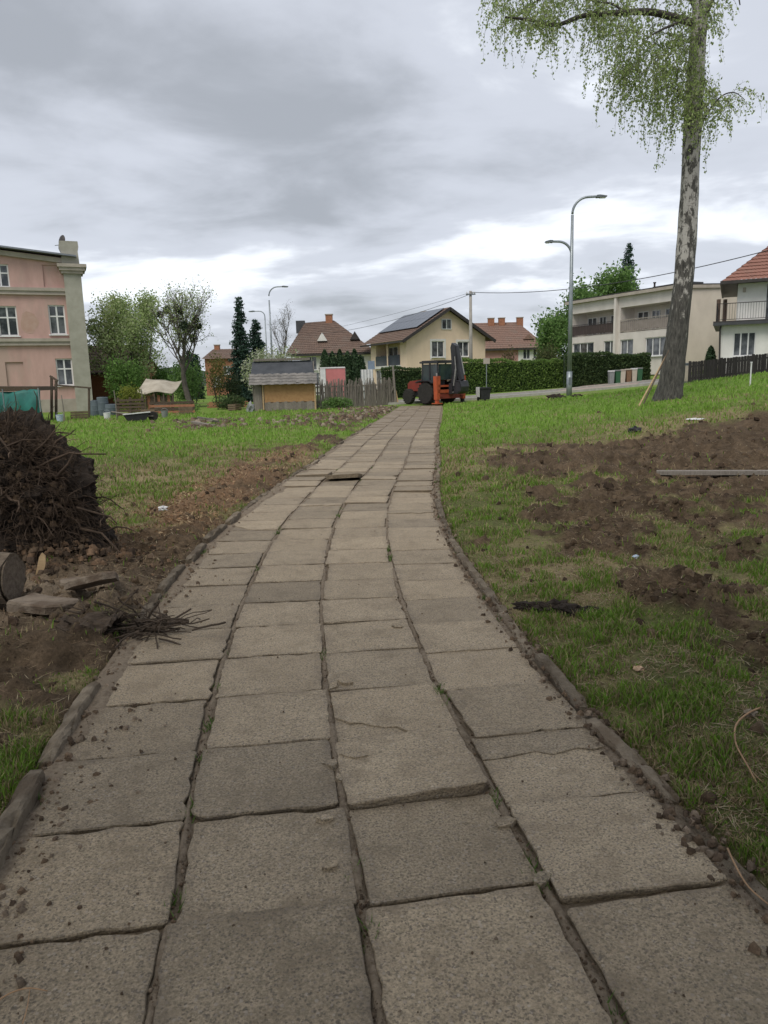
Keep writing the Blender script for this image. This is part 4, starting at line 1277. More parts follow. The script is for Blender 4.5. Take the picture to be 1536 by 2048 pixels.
# ---- conifers
def conifer(name, u, v, Y, height, rad, seed, label, cols, dens=1.0, shape=1.0, group=None, low=.04):
    b = P(u, v, Y); b.z = float(T(b.x, b.y))
    t = thing(name, label, 'tree', b, 0, group)
    r = random.Random(seed)
    MB().tube([(0, 0, -.1), (0, 0, height * .5), (0, 0, height)], [rad * .09, rad * .06, .01], 8).build('trunk', m_brownbark, t, smooth=True)
    pts_ = []; bmb = MB()
    z = height * low
    while z < height * .99:
        f = 1 - z / height
        R = rad * (f ** shape) * r.uniform(.8, 1.12) + .05
        m = max(4, int(9 * (.4 + f)))
        for i in range(m):
            a = r.uniform(0, 6.283); L = R * r.uniform(.75, 1.1)
            e0 = Vector((0, 0, z)); e1 = Vector((math.cos(a) * L, math.sin(a) * L, z - L * .28 + .1))
            bmb.tube([e0, e0.lerp(e1, .5) + Vector((0, 0, .06)), e1], [.02, .012, .004], 3, cap=False)
            k = int((9 + 44 * L) * dens)
            for q in range(k):
                s = r.random() ** .6
                p = e0.lerp(e1, s)
                w = .10 + .12 * L * (1 - s)
                pts_.append((p.x + r.gauss(0, w), p.y + r.gauss(0, w), p.z - abs(r.gauss(0, .09)) + .03))
        z += min(height * .028, .21)
    bmb.build('branches', m_brownbark, t, fix=False, kind='stuff')
    leaves('crown', np.array(pts_), .22, cols, m_needle, t, droop=.5, aspect=.42)
    return t
SPR = [(0.037, 0.071, 0.051), (0.051, 0.093, 0.068), (0.027, 0.054, 0.041)]
conifer('spruce_tree', 489, 800, 56, 7.6, 1.15, 5, 'tall dark spruce left of the far street lamp', SPR, 1.2, .75)
conifer('spruce_tree', 519, 800, 58, 6.2, .95, 6, 'shorter dark spruce touching the tall one', SPR, 1.1, .6)
conifer('spruce_tree', 1249, 770, 84, 13.6, 2.6, 7, 'dark spruce tip above the flat roofed block', SPR, 1.0, .8, low=.3)
for i, (u, h_, lab) in enumerate(((372, 3.9, 'first small dark conifer beyond the leaning tree'), (383, 4.5, 'second small dark conifer beyond the leaning tree'), (396, 4.2, 'third small dark conifer beyond the leaning tree'))):
    conifer('small_conifer', u, 790, 70, h_, .5, 20 + i, lab, SPR, .8, .5, group='small conifers beyond the leaning tree')
conifer('small_conifer', 1080, 770, 110, 8.0, 1.3, 33, 'far dark conifer between red roof and green tree', SPR, .7, .7)
def thuja(u, v, Y, h_, rad, seed, lab, group):
    b = P(u, v, Y); b.z = float(T(b.x, b.y)); r = np.random.default_rng(seed)
    t = thing('thuja', lab, 'shrub', b, 0, group)
    MB().lathe([(rad * .75, 0), (rad * .85, h_ * .3), (rad * .75, h_ * .7), (rad * .3, h_ * .93), (.02, h_ * .97)], 10).build('core', m_thcore, t, smooth=True)
    n = 1300; z = r.uniform(0, 1, n) ** .9; a = r.uniform(0, 6.283, n)
    R = rad * np.where(z < .65, 1, np.clip((1.0 - z) / .35, 0, 1) ** .6) * r.uniform(.85, 1.08, n)
    leaves('foliage', np.column_stack([np.cos(a) * R, np.sin(a) * R, z * h_]), .15, [(.04, .075, .036), (.03, .058, .028), (.055, .095, .042)], m_needle, t, aspect=.5)
m_thcore = M('thuja_core', (.03, .05, .024), (.022, .038, .018), 6, 1.0)
THL = ('leftmost', 'second from left', 'third from left', 'fourth from left', 'fifth from left', 'rightmost')
for i, u in enumerate((652, 667, 682, 697, 711, 723)):
    thuja(u, 775, 53 + .1 * i, 3.55 - .14 * (i % 2) - (.3 if i == 5 else 0), .40, i, 'narrow dark thuja, %s in the row behind the wattle fence' % THL[i], 'row of thujas behind the wattle fence')
thuja(1421, 720, 44, 1.75, .26, 40, 'single small dark thuja at the corner of the white house', None)

# ---- shrubs and hedges
def shrub(name, u0, u1, vt, vb, Y, depth, seed, label, cols, n=2500, leaf=.13, cat='shrub', lumps=6, core=True, group=None):
    a = P(u0, vb, Y); b = P(u1, vb, Y); top = P((u0 + u1) / 2, vt, Y)
    c = (a + b) / 2; z0 = float(T(c.x, c.y)); w = (b.x - a.x) / 2; h_ = top.z - z0
    t = thing(name, label, cat, (c.x, Y, z0), 0, group)
    r = np.random.default_rng(seed); L = []
    for i in range(lumps):
        L.append((r.uniform(-.55, .55) * w, r.uniform(-.5, .5) * depth, h_ * r.uniform(.3, .62), w * r.uniform(.4, .62), depth * r.uniform(.4, .6), h_ * r.uniform(.32, .42)))
    L.append((0, 0, h_ * .5, w * .75, depth * .6, h_ * .5))
    pts_ = []
    for q in L:
        m = n // len(L); d = r.normal(size=(m, 3)); d /= np.linalg.norm(d, axis=1, keepdims=True)
        rad = r.uniform(.55, 1.08, (m, 1))
        pts_.append(np.array(q[:3]) + d * np.array(q[3:]) * rad)
    pts_ = np.concatenate(pts_); pts_ = pts_[pts_[:, 2] > .02]
    st_ = MB(); rr_ = random.Random(seed)
    for i in range(7):
        e1 = Vector((rr_.uniform(-.6, .6) * w, rr_.uniform(-.5, .5) * depth, h_ * rr_.uniform(.5, .85)))
        st_.tube([(e1.x * .15, e1.y * .15, -.05), e1 * .5, e1], [.03, .02, .008], 5)
    st_.build('stem', m_brownbark, t)
    leaves('foliage', pts_, leaf, cols, m_leaf, t)
    return t
shrub('shrub', 205, 300, 706, 790, 46, 1.6, 1, 'dark green shrub beneath the willow by the brown roofed outbuilding', MID, 4200, .15)
shrub('shrub', 335, 432, 706, 800, 47, 1.8, 2, 'mid green shrub right of the leaning trunk', FRESH, 3800, .14)
shrub('shrub', 238, 292, 766, 812, 38, .7, 3, 'small yellow green shrub in the allotment', YEL, 2200, .09)
shrub('shrub', 408, 462, 706, 790, 52, 1.2, 4, 'thin golden green shrub before the small brick house', [(.2, .18, .05), (.15, .15, .05), (.1, .12, .04)], 1500, .13)
shrub('shrub', 436, 490, 735, 805, 50, 1.2, 5, 'dark shrub at the foot of the spruces', [(.03, .05, .025), (.05, .07, .03)], 1600, .13)
shrub('blossom_shrub', 487, 612, 690, 812, 43.5, 1.5, 6, 'white blossoming shrub arching behind the garden shed', [(.46, .48, .36), (.32, .38, .2), (.24, .3, .13), (.56, .57, .48)], 8500, .12, lumps=11)
shrub('shrub', 1070, 1130, 680, 735, 62, 1.4, 7, 'loose olive shrub behind the end of the clipped hedge', [(.10, .12, .05), (.14, .15, .06), (.07, .09, .04)], 2600, .16)
shrub('shrub', 998, 1042, 690, 730, 64, 1.0, 8, 'small reddish brown shrub before the pink wall', [(.12, .08, .05), (.09, .1, .04), (.14, .11, .06)], 1500, .14)
shrub('shrub', 282, 350, 722, 800, 52, 1.6, 14, 'broad dark shrub behind the plastic greenhouse', MID, 3200, .15)
shrub('shrub', 415, 500, 786, 822, 41, 1.0, 15, 'low dark green shrub left of the garden shed', [(.06, .10, .04), (.09, .13, .05)], 2200, .10)
shrub('shrub', 350, 400, 800, 828, 38, .7, 16, 'small weedy shrub at the foot of the leaning tree', MID, 1300, .09)
shrub('shrub', 640, 712, 792, 818, 37.5, .5, 17, 'fresh green weeds at the foot of the stick fence', FRESH, 1500, .09)
def hedge(u0, u1, vt, Y0, Y1, depth, seed, label, cols, n):
    a = P(u0, vt, Y0); b = P(u1, vt, Y1)
    za, zb = float(T(a.x, a.y)), float(T(b.x, b.y))
    t = thing('hedge', label, 'hedge', (a.x, a.y, za))
    d = Vector((b.x - a.x, b.y - a.y, 0)); L = d.length; d.normalize(); nn = Vector((-d.y, d.x, 0))
    r = np.random.default_rng(seed); ha = a.z - za; hb = b.z - zb
    s = r.uniform(0, 1, n); k = r.integers(0, 10, n); cl_ = fbm(s * L * .5, s * 0 + 3, seed + 9, 3)
    hh = ha + (hb - ha) * s + .42 * (fbm(s * L * .9, s * 0, seed, 4) - .5)
    zz = np.where(k < 6, r.uniform(0, 1, n) * hh, hh * (1 + .02 * r.normal(size=n)))
    off = np.where(k < 6, -depth / 2 + r.normal(0, .07, n), r.uniform(-.5, .5, n) * depth)
    zg = (zb - za) * s
    pts_ = np.column_stack([d.x * s * L + nn.x * off, d.y * s * L + nn.y * off, zz + zg])
    mb = MB(); m = 14
    for i in range(m):
        for j in (0, 1):
            s_ = (i + j) / m
        p0, p1 = d * L * (i / m), d * L * ((i + 1) / m)
        h0 = (ha + (hb - ha) * i / m) * .94; g0 = (zb - za) * i / m; g1 = (zb - za) * (i + 1) / m; h1 = (ha + (hb - ha) * (i + 1) / m) * .94
        q = depth * .40
        A = [p0 - nn * q, p1 - nn * q, p1 + nn * q, p0 + nn * q]
        mb.add([(A[0].x, A[0].y, g0 - .2), (A[1].x, A[1].y, g1 - .2), (A[2].x, A[2].y, g1 - .2), (A[3].x, A[3].y, g0 - .2), (A[0].x, A[0].y, g0 + h0), (A[1].x, A[1].y, g1 + h1), (A[2].x, A[2].y, g1 + h1), (A[3].x, A[3].y, g0 + h0)],
               [(0, 1, 5, 4), (2, 3, 7, 6), (4, 5, 6, 7)] + ([(0, 4, 7, 3)] if i == 0 else []) + ([(1, 2, 6, 5)] if i == m - 1 else []))
    mb.build('core', m_thcore, t)
    leaves('foliage', pts_, .13, cols, m_leaf, t)
HG = [(.17, .27, .07), (.13, .21, .055), (.23, .33, .085), (.10, .165, .046)]
HD = [(.085, .135, .052), (.065, .105, .042), (.115, .165, .062), (.045, .075, .032)]
hedge(762, 842, 738, 55, 55, 1.2, 1, 'dark clipped hedge behind the digger below the cream house', HD, 3500)
hedge(905, 1136, 722, 54, 52, 1.4, 2, 'long clipped green hedge right of the utility pole', HG, 12000)
hedge(1128, 1296, 709, 51, 50, 2.4, 3, 'darker bulky hedge behind the row of bins', HD, 11000)

# two unseen trees added behind the viewpoint; their crowns shade the near slabs
for k, (bx_, by_, hh_, lab) in enumerate(((2.8, -3.6, 11.5, 'unseen leafy tree added right behind the viewpoint for shade'), (-3.0, -4.4, 12.5, 'unseen leafy tree added left behind the viewpoint for shade'))):
    t = thing('added_shade_tree', lab, 'tree', (bx_, by_, float(T(bx_, by_))), 0, 'unseen trees added behind the viewpoint for shade')
    mb, tips = grow(None, hh_, .3, 90 + k, n1=13, n2=6, n3=4, first=.30, spread=.46, up=.45)
    mb.build('trunk', m_brownbark, t, fix=False)
    tp = np.array([tuple(q) for q in tips]); pts_ = np.repeat(tp, 5, axis=0) + RNG.normal(0, .28, (len(tp) * 5, 3))
    leaves('crown', pts_, .22, FRESH, m_leaf, t)

# ================================================================== BUILDINGS
def plaster(name, c1, c2, patch=None, ps=.35, rough=.92):
    return M(name, c1, tuple(q * .93 for q in c2), 1.2, rough, .25, 40, c3=patch or tuple(q * .92 for q in c1), s3=.5, stretch=(1, 1, .6))
m_pink = M('pink_plaster', (.56, .365, .325), (.46, .30, .265), 1.6, .93, .3, 30, stretch=(1, 1, .35), c3=(.46, .33, .285), s3=.6)
m_trimst = M('grey_stucco', (.42, .375, .32), (.33, .295, .25), 2.0, .93, .3, 30)
m_pil = M('mossy_stucco', (.40, .385, .33), (.31, .30, .25), 1.6, .95, .3, 25)
m_brick = M('old_brick', (.36, .17, .10), (.26, .12, .075), 5, .95, .4, 20)
m_cream = plaster('cream_plaster', (.80, .635, .48), (.74, .585, .44))
m_whitewall = plaster('white_plaster', (.74, .73, .70), (.66, .65, .62))
m_flat = plaster('greige_plaster', (.66, .615, .57), (.61, .565, .52))
m_flat2 = plaster('beige_plaster', (.64, .57, .49), (.60, .53, .455))
m_pinkwall = plaster('rose_plaster', (.50, .28, .26), (.45, .25, .23))
m_frame = M('window_frame_white', (.75, .75, .75), (.68, .68, .68), 3, .5)
m_roofdark = M('dark_sheet', (.07, .072, .08), (.045, .047, .052), 2, .6)
m_gutter = M('dark_gutter', (.035, .03, .03), (.05, .045, .042), 3, .5)
m_metalgrey = M('grey_sheet_metal', (.27, .29, .31), (.2, .215, .235), 2, .45, metal=.6)
m_solar = M('solar_glass', (.055, .065, .085), (.04, .048, .065), 1, .12, spec=.6)
def tile_mat(name, c1, c2, c3):
    return M(name, c1, c2, 2.6, .85, .3, 20, c3=c3, s3=.8)
m_tbrown = tile_mat('brown_tiles', (.17, .115, .09), (.125, .088, .072), (.15, .112, .092))
m_tred = tile_mat('red_tiles', (.22, .138, .108), (.175, .113, .09), (.185, .13, .105))
m_tnew = tile_mat('orange_red_tiles', (.29, .145, .112), (.23, .118, .093), (.25, .14, .11))
m_tgrey = tile_mat('grey_brown_tiles', (.19, .145, .12), (.15, .115, .10), (.17, .12, .10))
m_glass, nt, bs = new_mat('window_glass')
tc = N(nt, 'ShaderNodeTexCoord').outputs['Object']
nz = N(nt, 'ShaderNodeTexNoise', {'Vector': tc, 'Scale': 2.0, 'Detail': 3.0})
nt.links.new(mixc(nt, rampf(nt, nz.outputs['Fac'], .4, .65), (.03, .036, .042), (.13, .14, .15)), bs.inputs['Base Color'])
bs.inputs['Roughness'].default_value = .06
bs.inputs['Specular IOR Level'].default_value = .7
m_curtain = M('net_curtain', (.5, .5, .5), (.38, .38, .39), 4, .9)

ZV = Vector((0, 0, 1))
def wall(parent, mat, O, U, Wd, Ht, openings=(), reveal=.14, name='wall'):
    """a wall face with real openings and their reveals; U runs along the wall, the outside is U x Z"""
    O = Vector(O); U = Vector(U).normalized(); Nn = U.cross(ZV)
    us = sorted(set([0, Wd] + [q for o in openings for q in (o[0], o[2])])); vs_ = sorted(set([0, Ht] + [q for o in openings for q in (o[1], o[3])]))
    us = [q for q in us if -1e-6 <= q <= Wd + 1e-6]; vs_ = [q for q in vs_ if -1e-6 <= q <= Ht + 1e-6]
    mb = MB()
    pt = lambda u, v, d=0: O + U * u + ZV * v - Nn * d
    for i in range(len(us) - 1):
        for j in range(len(vs_) - 1):
            cu, cv = (us[i] + us[i + 1]) / 2, (vs_[j] + vs_[j + 1]) / 2
            if any(o[0] < cu < o[2] and o[1] < cv < o[3] for o in openings): continue
            mb.quad(pt(us[i], vs_[j]), pt(us[i + 1], vs_[j]), pt(us[i + 1], vs_[j + 1]), pt(us[i], vs_[j + 1]))
    for o in openings:
        a, b, c, d = o[:4]; r = o[4] if len(o) > 4 else reveal
        mb.quad(pt(a, b), pt(c, b), pt(c, b, r), pt(a, b, r)); mb.quad(pt(a, d), pt(a, d, r), pt(c, d, r), pt(c, d))
        mb.quad(pt(a, b), pt(a, b, r), pt(a, d, r), pt(a, d)); mb.quad(pt(c, b), pt(c, d), pt(c, d, r), pt(c, b, r))
        if len(o) > 5: mb.quad(pt(a, b, r), pt(c, b, r), pt(c, d, r), pt(a, d, r))
    return mb.build(name, mat, parent, fix=False)
def window(parent, O, U, a, b, c, d, cols=2, transom=None, reveal=.1, fw=.06, sill=True, mat=None, curtain=False, label=None):
    O = Vector(O); U = Vector(U).normalized(); Nn = U.cross(ZV)
    R = Matrix((U, -Nn, ZV)).transposed()
    ctr = lambda u, v, dd: O + U * u + ZV * v - Nn * dd
    fr = MB()
    bar = lambda u0, v0, u1, v1, dd, th: fr.box(ctr((u0 + u1) / 2, (v0 + v1) / 2, dd), (abs(u1 - u0), th, abs(v1 - v0)), R)
    bar(a, b, a + fw, d, reveal, .07); bar(c - fw, b, c, d, reveal, .07); bar(a + fw, b, c - fw, b + fw, reveal, .07); bar(a + fw, d - fw, c - fw, d, reveal, .07)
    for k in range(1, cols):
        u = a + (c - a) * k / cols; bar(u - fw * .6, b + fw, u + fw * .6, d - fw, reveal, .06)
    rows = [b + fw, d - fw]
    if transom:
        t = b + (d - b) * transom; rows = [b + fw, t - fw * .5, t + fw * .5, d - fw]
        for k in range(cols):
            u0 = a + (c - a) * k / cols + fw * .6; u1 = a + (c - a) * (k + 1) / cols - fw * .6
            bar(max(u0, a + fw), t - fw * .5, min(u1, c - fw), t + fw * .5, reveal, .058)
    w = fr.build('window', mat or m_frame, parent)
    if label: w['label'] = label
    for k in range(cols):
        for j in range(0, len(rows), 2):
            u0 = a + (c - a) * k / cols + .02; u1 = a + (c - a) * (k + 1) / cols - .02
            MB().box(ctr((u0 + u1) / 2, (rows[j] + rows[j + 1]) / 2, reveal + .015), (u1 - u0, .012, rows[j + 1] - rows[j] + .04), R).build('pane', m_glass, w)
    if sill:
        MB().box(ctr((a + c) / 2, b - .03, -.03), (c - a + .16, .2, .06), R).build('sill', mat or m_frame, w)
    return w
def rail_line(mb, p, q, h_, n, r=.012):
    p, q = Vector(p), Vector(q)
    mb.beam(p + ZV * h_, q + ZV * h_, .05, .04)
    mb.beam(p + ZV * .08, q + ZV * .08, .04, .03)
    for i in range(n + 1):
        a = p.lerp(q, i / n); mb.beam(a + ZV * .08, a + ZV * h_, r * 2, r * 2)
def tiles(parent, mat, E0, E1, R0, R1, name='roof', row=.34, col=.26, th=.035):
    """a tiled slope: courses step, pans roll; E0-E1 is the eave, R0-R1 the top edge"""
    E0, E1, R0, R1 = map(Vector, (E0, E1, R0, R1))
    S = ((R0 + R1) / 2 - (E0 + E1) / 2); n = max(2, int(S.length / row))
    Nn = (E1 - E0).normalized().cross(S).normalized()
    if Nn.z < 0: Nn = -Nn
    mb = MB(); vs_ = []; fs_ = []
    for i in range(n):
        for e_ in (0, 1):
            t = (i + e_) / n
            a = E0.lerp(R0, t); b = E1.lerp(R1, t); L0 = (E1 - E0).length
            m = max(2, int(L0 / col) * 3)
            for k in range(m + 1):
                p = a.lerp(b, k / m)
                hgt = th * (1 - e_) + .018 * math.sin(2 * math.pi * k / 3)
                vs_.append(tuple(p + Nn * hgt))
        o = len(vs_) - 2 * (m + 1)
        for k in range(m):
            fs_.append((o + k, o + k + 1, o + m + 1 + k + 1, o + m + 1 + k))
        if i > 0:
            for k in range(m):
                fs_.append((o - (m + 1) + k, o - (m + 1) + k + 1, o + k + 1, o + k))
    mb.add(vs_, fs_)
    return mb.build(name, mat, parent, fix=False)
def chimney(parent, mat, c, w, d, z0, z1, cap=True):
    o = MB().b2((c[0] - w / 2, c[1] - d / 2, z0), (c[0] + w / 2, c[1] + d / 2, z1)).build('chimney', mat, parent)
    if cap: MB().b2((c[0] - w / 2 - .06, c[1] - d / 2 - .06, z1), (c[0] + w / 2 + .06, c[1] + d / 2 + .06, z1 + .09)).build('chimney_cap', m_trimst, o)
    return o

# ---- A: pink tenement at the left edge
AY = 45.0
r0 = P(178, 805, AY); gz = float(T(r0.x, r0.y))
A = thing('tenement_house', 'pink plastered three storey house with grey cornices and a corner pilaster', 'house', (r0.x, AY, gz), math.radians(23))
al = onplane((r0.x, AY, gz), math.radians(23))
xl = al(-160, 600)[0]; Wd = -xl; Ht = al(100, 517)[1]
O = (xl, 0, 0)
def arect(u0, v0, u1, v1, *e):
    a = al((u0 + u1) / 2 - (u1 - u0) / 2, (v0 + v1) / 2); 
    x0 = al(u0, (v0 + v1) / 2)[0]; x1 = al(u1, (v0 + v1) / 2)[0]; z0 = al((u0 + u1) / 2, v1)[1]; z1 = al((u0 + u1) / 2, v0)[1]
    return (x0 - xl, z0, x1 - xl, z1) + e
wins = [arect(-4, 612, 35, 672), arect(98, 610, 131, 669), arect(113, 717, 146, 771), arect(-18, 528, 18, 574), arect(-105, 614, -66, 674), arect(-95, 530, -60, 576)]
blind = [arect(86, 530, 118, 574, .09, 1), arect(13, 724, 49, 782, .09, 1)]
wall(A, m_pink, O, (1, 0, 0), Wd, Ht, [w for w in wins] + blind, .2)
for i, w in enumerate(wins):
    window(A, O, (1, 0, 0), *w, cols=2, transom=.62, reveal=.13, fw=.075)
# other faces, roof
D = 11.0
wall(A, m_pink, (0, 0, 0), (0, 1, 0), D, Ht); wall(A, m_pink, (0, D, 0), (-1, 0, 0), Wd, Ht); wall(A, m_pink, (xl, D, 0), (0, -1, 0), D, Ht)
t0 = al(0, 501)[1]; sl = (t0 - Ht) / (al(0, 501)[0] - al(135, 516)[0])      # rise per metre to the left
hl = Ht - xl * -sl * -1 if False else Ht + (-xl) * abs(sl)
MB().prism([(xl, Ht), (0, Ht), (xl, hl)], 0, D, 1).build('gable_wall', m_pink, A)
mb = MB(); mb.beam((xl, D / 2 - .2, hl + .10), (0.05, D / 2 - .2, Ht + .10), D + .9, .09); mb.build('roof', m_metalgrey, A)
mb = MB(); mb.beam((xl, -.12, hl - .16), (-.35, -.12, Ht - .16), .22, .26); mb.build('verge_board', m_trimst, A)
for vb, vt in ((590, 576), (691, 677)):
    zb = al(80, vb)[1]; zt = al(80, vt)[1]; k = zt - zb
    MB().b2((xl, -.20, zb + k * .55), (-.32, -.002, zt)).b2((xl, -.12, zb + k * .15), (-.32, -.002, zb + k * .55)).b2((xl, -.16, zb), (-.32, -.002, zb + k * .15)).build('cornice', m_trimst, A)
zb = al(80, 549)[1]
MB().b2((xl, -.06, 0), (-.32, -.002, .75)).build('plinth', m_trimst, A)
zc0, zc1, zc2 = al(150, 549)[1], al(150, 531)[1], al(150, 484)[1]
pil = MB().b2((-.72, -.28, 0), (.22, .7, zc0)).build('pilaster', m_pil, A)
MB().b2((-.84, -.42, zc0), (.34, .85, zc0 + .16)).b2((-.94, -.52, zc0 + .16), (.46, .95, zc0 + .34)).b2((-1.02, -.6, zc0 + .34), (.55, 1.0, zc1 + .02)).build('capital', m_trimst, pil)
MB().prism([(-.76, zc1), (.20, zc1), (.16, zc2 - .55), (.22, zc2 - .3), (.2, zc2), (-.78, zc2), (-.84, zc2 - .3), (-.73, zc2 - .6)], -.25, .7, 1).build('chimney', m_pil, A)
dsh = MB()
dp = al(118, 480)
dsh.lathe([(.04, 0), (.20, .03), (.34, .10), (.36, .12), (.34, .13), (.18, .06), (.02, .03)], 18, (0, 0, 0), 'X')
o = dsh.build('satellite_dish', m_gutter, A, smooth=True); o.location = (dp[0] + .05, .2, dp[1]); o.rotation_euler = (0, .15, .5)
MB().tube([(dp[0] - .25, .2, dp[1] - .28), (dp[0] + .25, .2, dp[1] - .2)], .02, 6).tube([(dp[0] + .12, .2, dp[1] - .22), (dp[0] + .3, .2, dp[1] - .75)], .025, 6).build('dish_arm', m_metalgrey, o).parent = A
# flaking patches that bare the brick are shallow real losses in the plaster
for k, (u0, v0, u1, v1) in enumerate(((40, 620, 78, 668), (140, 640, 152, 668))):
    a = arect(u0, v0, u1, v1); r = random.Random(k)
    poly = [((a[0] + a[2]) / 2 + xl + (a[2] - a[0]) / 2 * math.cos(t) * r.uniform(.7, 1.1), (a[1] + a[3]) / 2 + (a[3] - a[1]) / 2 * math.sin(t) * r.uniform(.7, 1.1)) for t in np.linspace(0, 6.28, 15)[:-1]]
    MB().prism(poly, -.006, .02, 1).build('bare_patch', M('bared_plaster_%d' % k, (.47, .33, .275), (.43, .28, .225), 3, .95, .4, 20), A)

# ---- B: outbuilding
q = P(190, 790, 52); gz = float(T(q.x, q.y))
Bh = thing('outbuilding', 'low brick outbuilding with grey brown tiled roof beside the pink house', 'shed', (q.x - 1.5, 52, gz))
ze = P(230, 742, 52).z - gz; zr = P(230, 690, 54).z - gz
wall(Bh, m_brick, (0, 0, 0), (1, 0, 0), 4.6, ze); wall(Bh, m_brick, (4.6, 0, 0), (0, 1, 0), 4.4, ze); wall(Bh, m_brick, (4.6, 4.4, 0), (-1, 0, 0), 4.6, ze); wall(Bh, m_brick, (0, 4.4, 0), (0, -1, 0), 4.4, ze)
tiles(Bh, m_tgrey, (-.2, -.3, ze - .1), (4.9, -.3, ze - .1), (-.2, 2.2, zr), (4.3, 2.2, zr)); tiles(Bh, m_tgrey, (4.9, 4.7, ze - .1), (-.2, 4.7, ze - .1), (4.3, 2.2, zr), (-.2, 2.2, zr))
MB().prism([(0, ze), (4.4, ze), (2.2, zr - .06)], 4.45, 4.6, 0).build('gable_wall', m_brick, Bh)
MB().b2((-.2, -.36, ze - .22), (4.9, -.30, ze - .08)).build('gutter', m_gutter, Bh)

# ---- C: far small brick house
q = P(414, 790, 88); gz = float(T(q.x, q.y))
C_ = thing('brick_house', 'small distant brick house between the bare shrubs and the spruces', 'house', (q.x, 88, gz))
wd = P(470, 740, 88).x - q.x; ze = P(440, 716, 88).z - gz; zr = P(440, 696, 88).z - gz
wall(C_, m_brick, (0, 0, 0), (1, 0, 0), wd, ze, [(.8, 1.0, 1.7, 2.2), (2.1, 2.4, 2.9, 3.4)]); wall(C_, m_brick, (wd, 0, 0), (0, 1, 0), 6, ze); wall(C_, m_brick, (0, 6, 0), (0, -1, 0), 6, ze); wall(C_, m_brick, (wd, 6, 0), (-1, 0, 0), wd, ze)
window(C_, (0, 0, 0), (1, 0, 0), .8, 1.0, 1.7, 2.2, reveal=.1); window(C_, (0, 0, 0), (1, 0, 0), 2.1, 2.4, 2.9, 3.4, reveal=.1)
tiles(C_, m_tbrown, (-.3, -.4, ze - .1), (wd + .3, -.4, ze - .1), (.4, 3, zr), (wd + .3, 3, zr), row=.5, col=.5); tiles(C_, m_tbrown, (wd + .3, 6.4, ze - .1), (-.3, 6.4, ze - .1), (wd + .3, 3, zr), (.4, 3, zr), row=.5, col=.5)
chimney(C_, m_brick, (.9, 3), .6, .6, zr - .6, zr + .45)
MB().prism([(0, ze), (6, ze), (3, zr - .08)], wd - .14, wd, 0).build('gable_wall', m_brick, C_)

# ---- D: brown hipped house
DY = 74.0
q = P(606, 790, DY); gz = float(T(q.x, q.y))
Dh = thing('hipped_house', 'white walled house with big brown hipped roof behind the thujas', 'house', (q.x, DY, gz))
wd = P(742, 760, DY).x - q.x; ze = P(680, 702, DY).z - gz; zr = P(655, 642, DY + 5).z - gz; D = 9.0
ops = [(.5, ze - 1.75, 1.5, ze - .45), (2.0, ze - 1.75, 3.0, ze - .45), (5.2, ze - 1.7, 6.2, ze - .5), (.6, .9, 1.7, 2.2), (3.0, .9, 4.2, 2.2)]
wall(Dh, m_whitewall, (0, 0, 0), (1, 0, 0), wd, ze, ops); wall(Dh, m_whitewall, (wd, 0, 0), (0, 1, 0), D, ze); wall(Dh, m_whitewall, (wd, D, 0), (-1, 0, 0), wd, ze); wall(Dh, m_whitewall, (0, D, 0), (0, -1, 0), D, ze)
for o_ in ops: window(Dh, (0, 0, 0), (1, 0, 0), *o_, cols=2, reveal=.1)
e = .55; x0, x1 = P(572, 700, DY).x - q.x, wd + e; ra, rb_ = (P(612, 655, DY + 5).x - q.x), P(668, 645, DY + 5).x - q.x
e0, e1, e2, e3 = (x0, -e, ze - .2), (x1, -e, ze - .2), (x1, D + e, ze - .2), (x0, D + e, ze - .2)
t0, t1 = (ra, D / 2, zr - .15), (rb_, D / 2, zr)
tiles(Dh, m_tbrown, e0, e1, t0, t1); tiles(Dh, m_tbrown, e1, e2, t1, (t1[0], t1[1] + .02, t1[2])); tiles(Dh, m_tbrown, e2, e3, t1, t0); tiles(Dh, m_tbrown, e3, e0, t0, (t0[0], t0[1] - .02, t0[2]))
MB().b2((x0 + .05, -e - .1, ze - .42), (x1 - .05, -e + .02, ze - .22)).build('eaves_board', m_gutter, Dh)
MB().b2((x0 + .05, -e + .02, ze - .32), (x1 - .05, D + e, ze - .26)).build('soffit', m_whitewall, Dh)
chimney(Dh, m_brick, ((ra + rb_) / 2 + 1.0, D / 2), .7, .7, zr - .6, zr + .55)
chimney(Dh, m_roofdark, (ra - .5, D / 2), .9, .6, zr - 1.2, zr + .05, False)
for xd, zd in ((wd * .30, .40), (wd * .78, .42)):
    yd = -e + (D / 2 + e) * zd; zz = ze - .2 + (zr - ze) * zd
    MB().prism([(xd - .5, zz - .05), (xd + .5, zz - .05), (xd, zz + .75)], yd - .6, yd + .9, 1).build('dormer', m_whitewall if xd < wd / 2 else m_gutter, Dh)

# ---- E: cream house with solar roof
EYD = 66.0
q = P(815, 790, EYD); gz = float(T(q.x, q.y))
E_ = thing('cream_house', 'cream gabled house with solar panels on its roof behind the utility pole', 'house', (q.x, EYD, gz), math.radians(25))
ze = P(818, 674, EYD).z - gz; zr = P(903, 618, EYD + 1.7).z - gz; Wd, D = 8.1, 7.6
x = (1, 0, 0)
gw = [(2.5, ze - 1.75, 3.75, ze - .35), (5.15, ze - 1.72, 6.35, ze - .4), (2.5, .7, 3.8, 2.1), (5.2, .7, 6.4, 2.1)]
wall(E_, m_cream, (0, 0, 0), x, Wd, ze, gw)
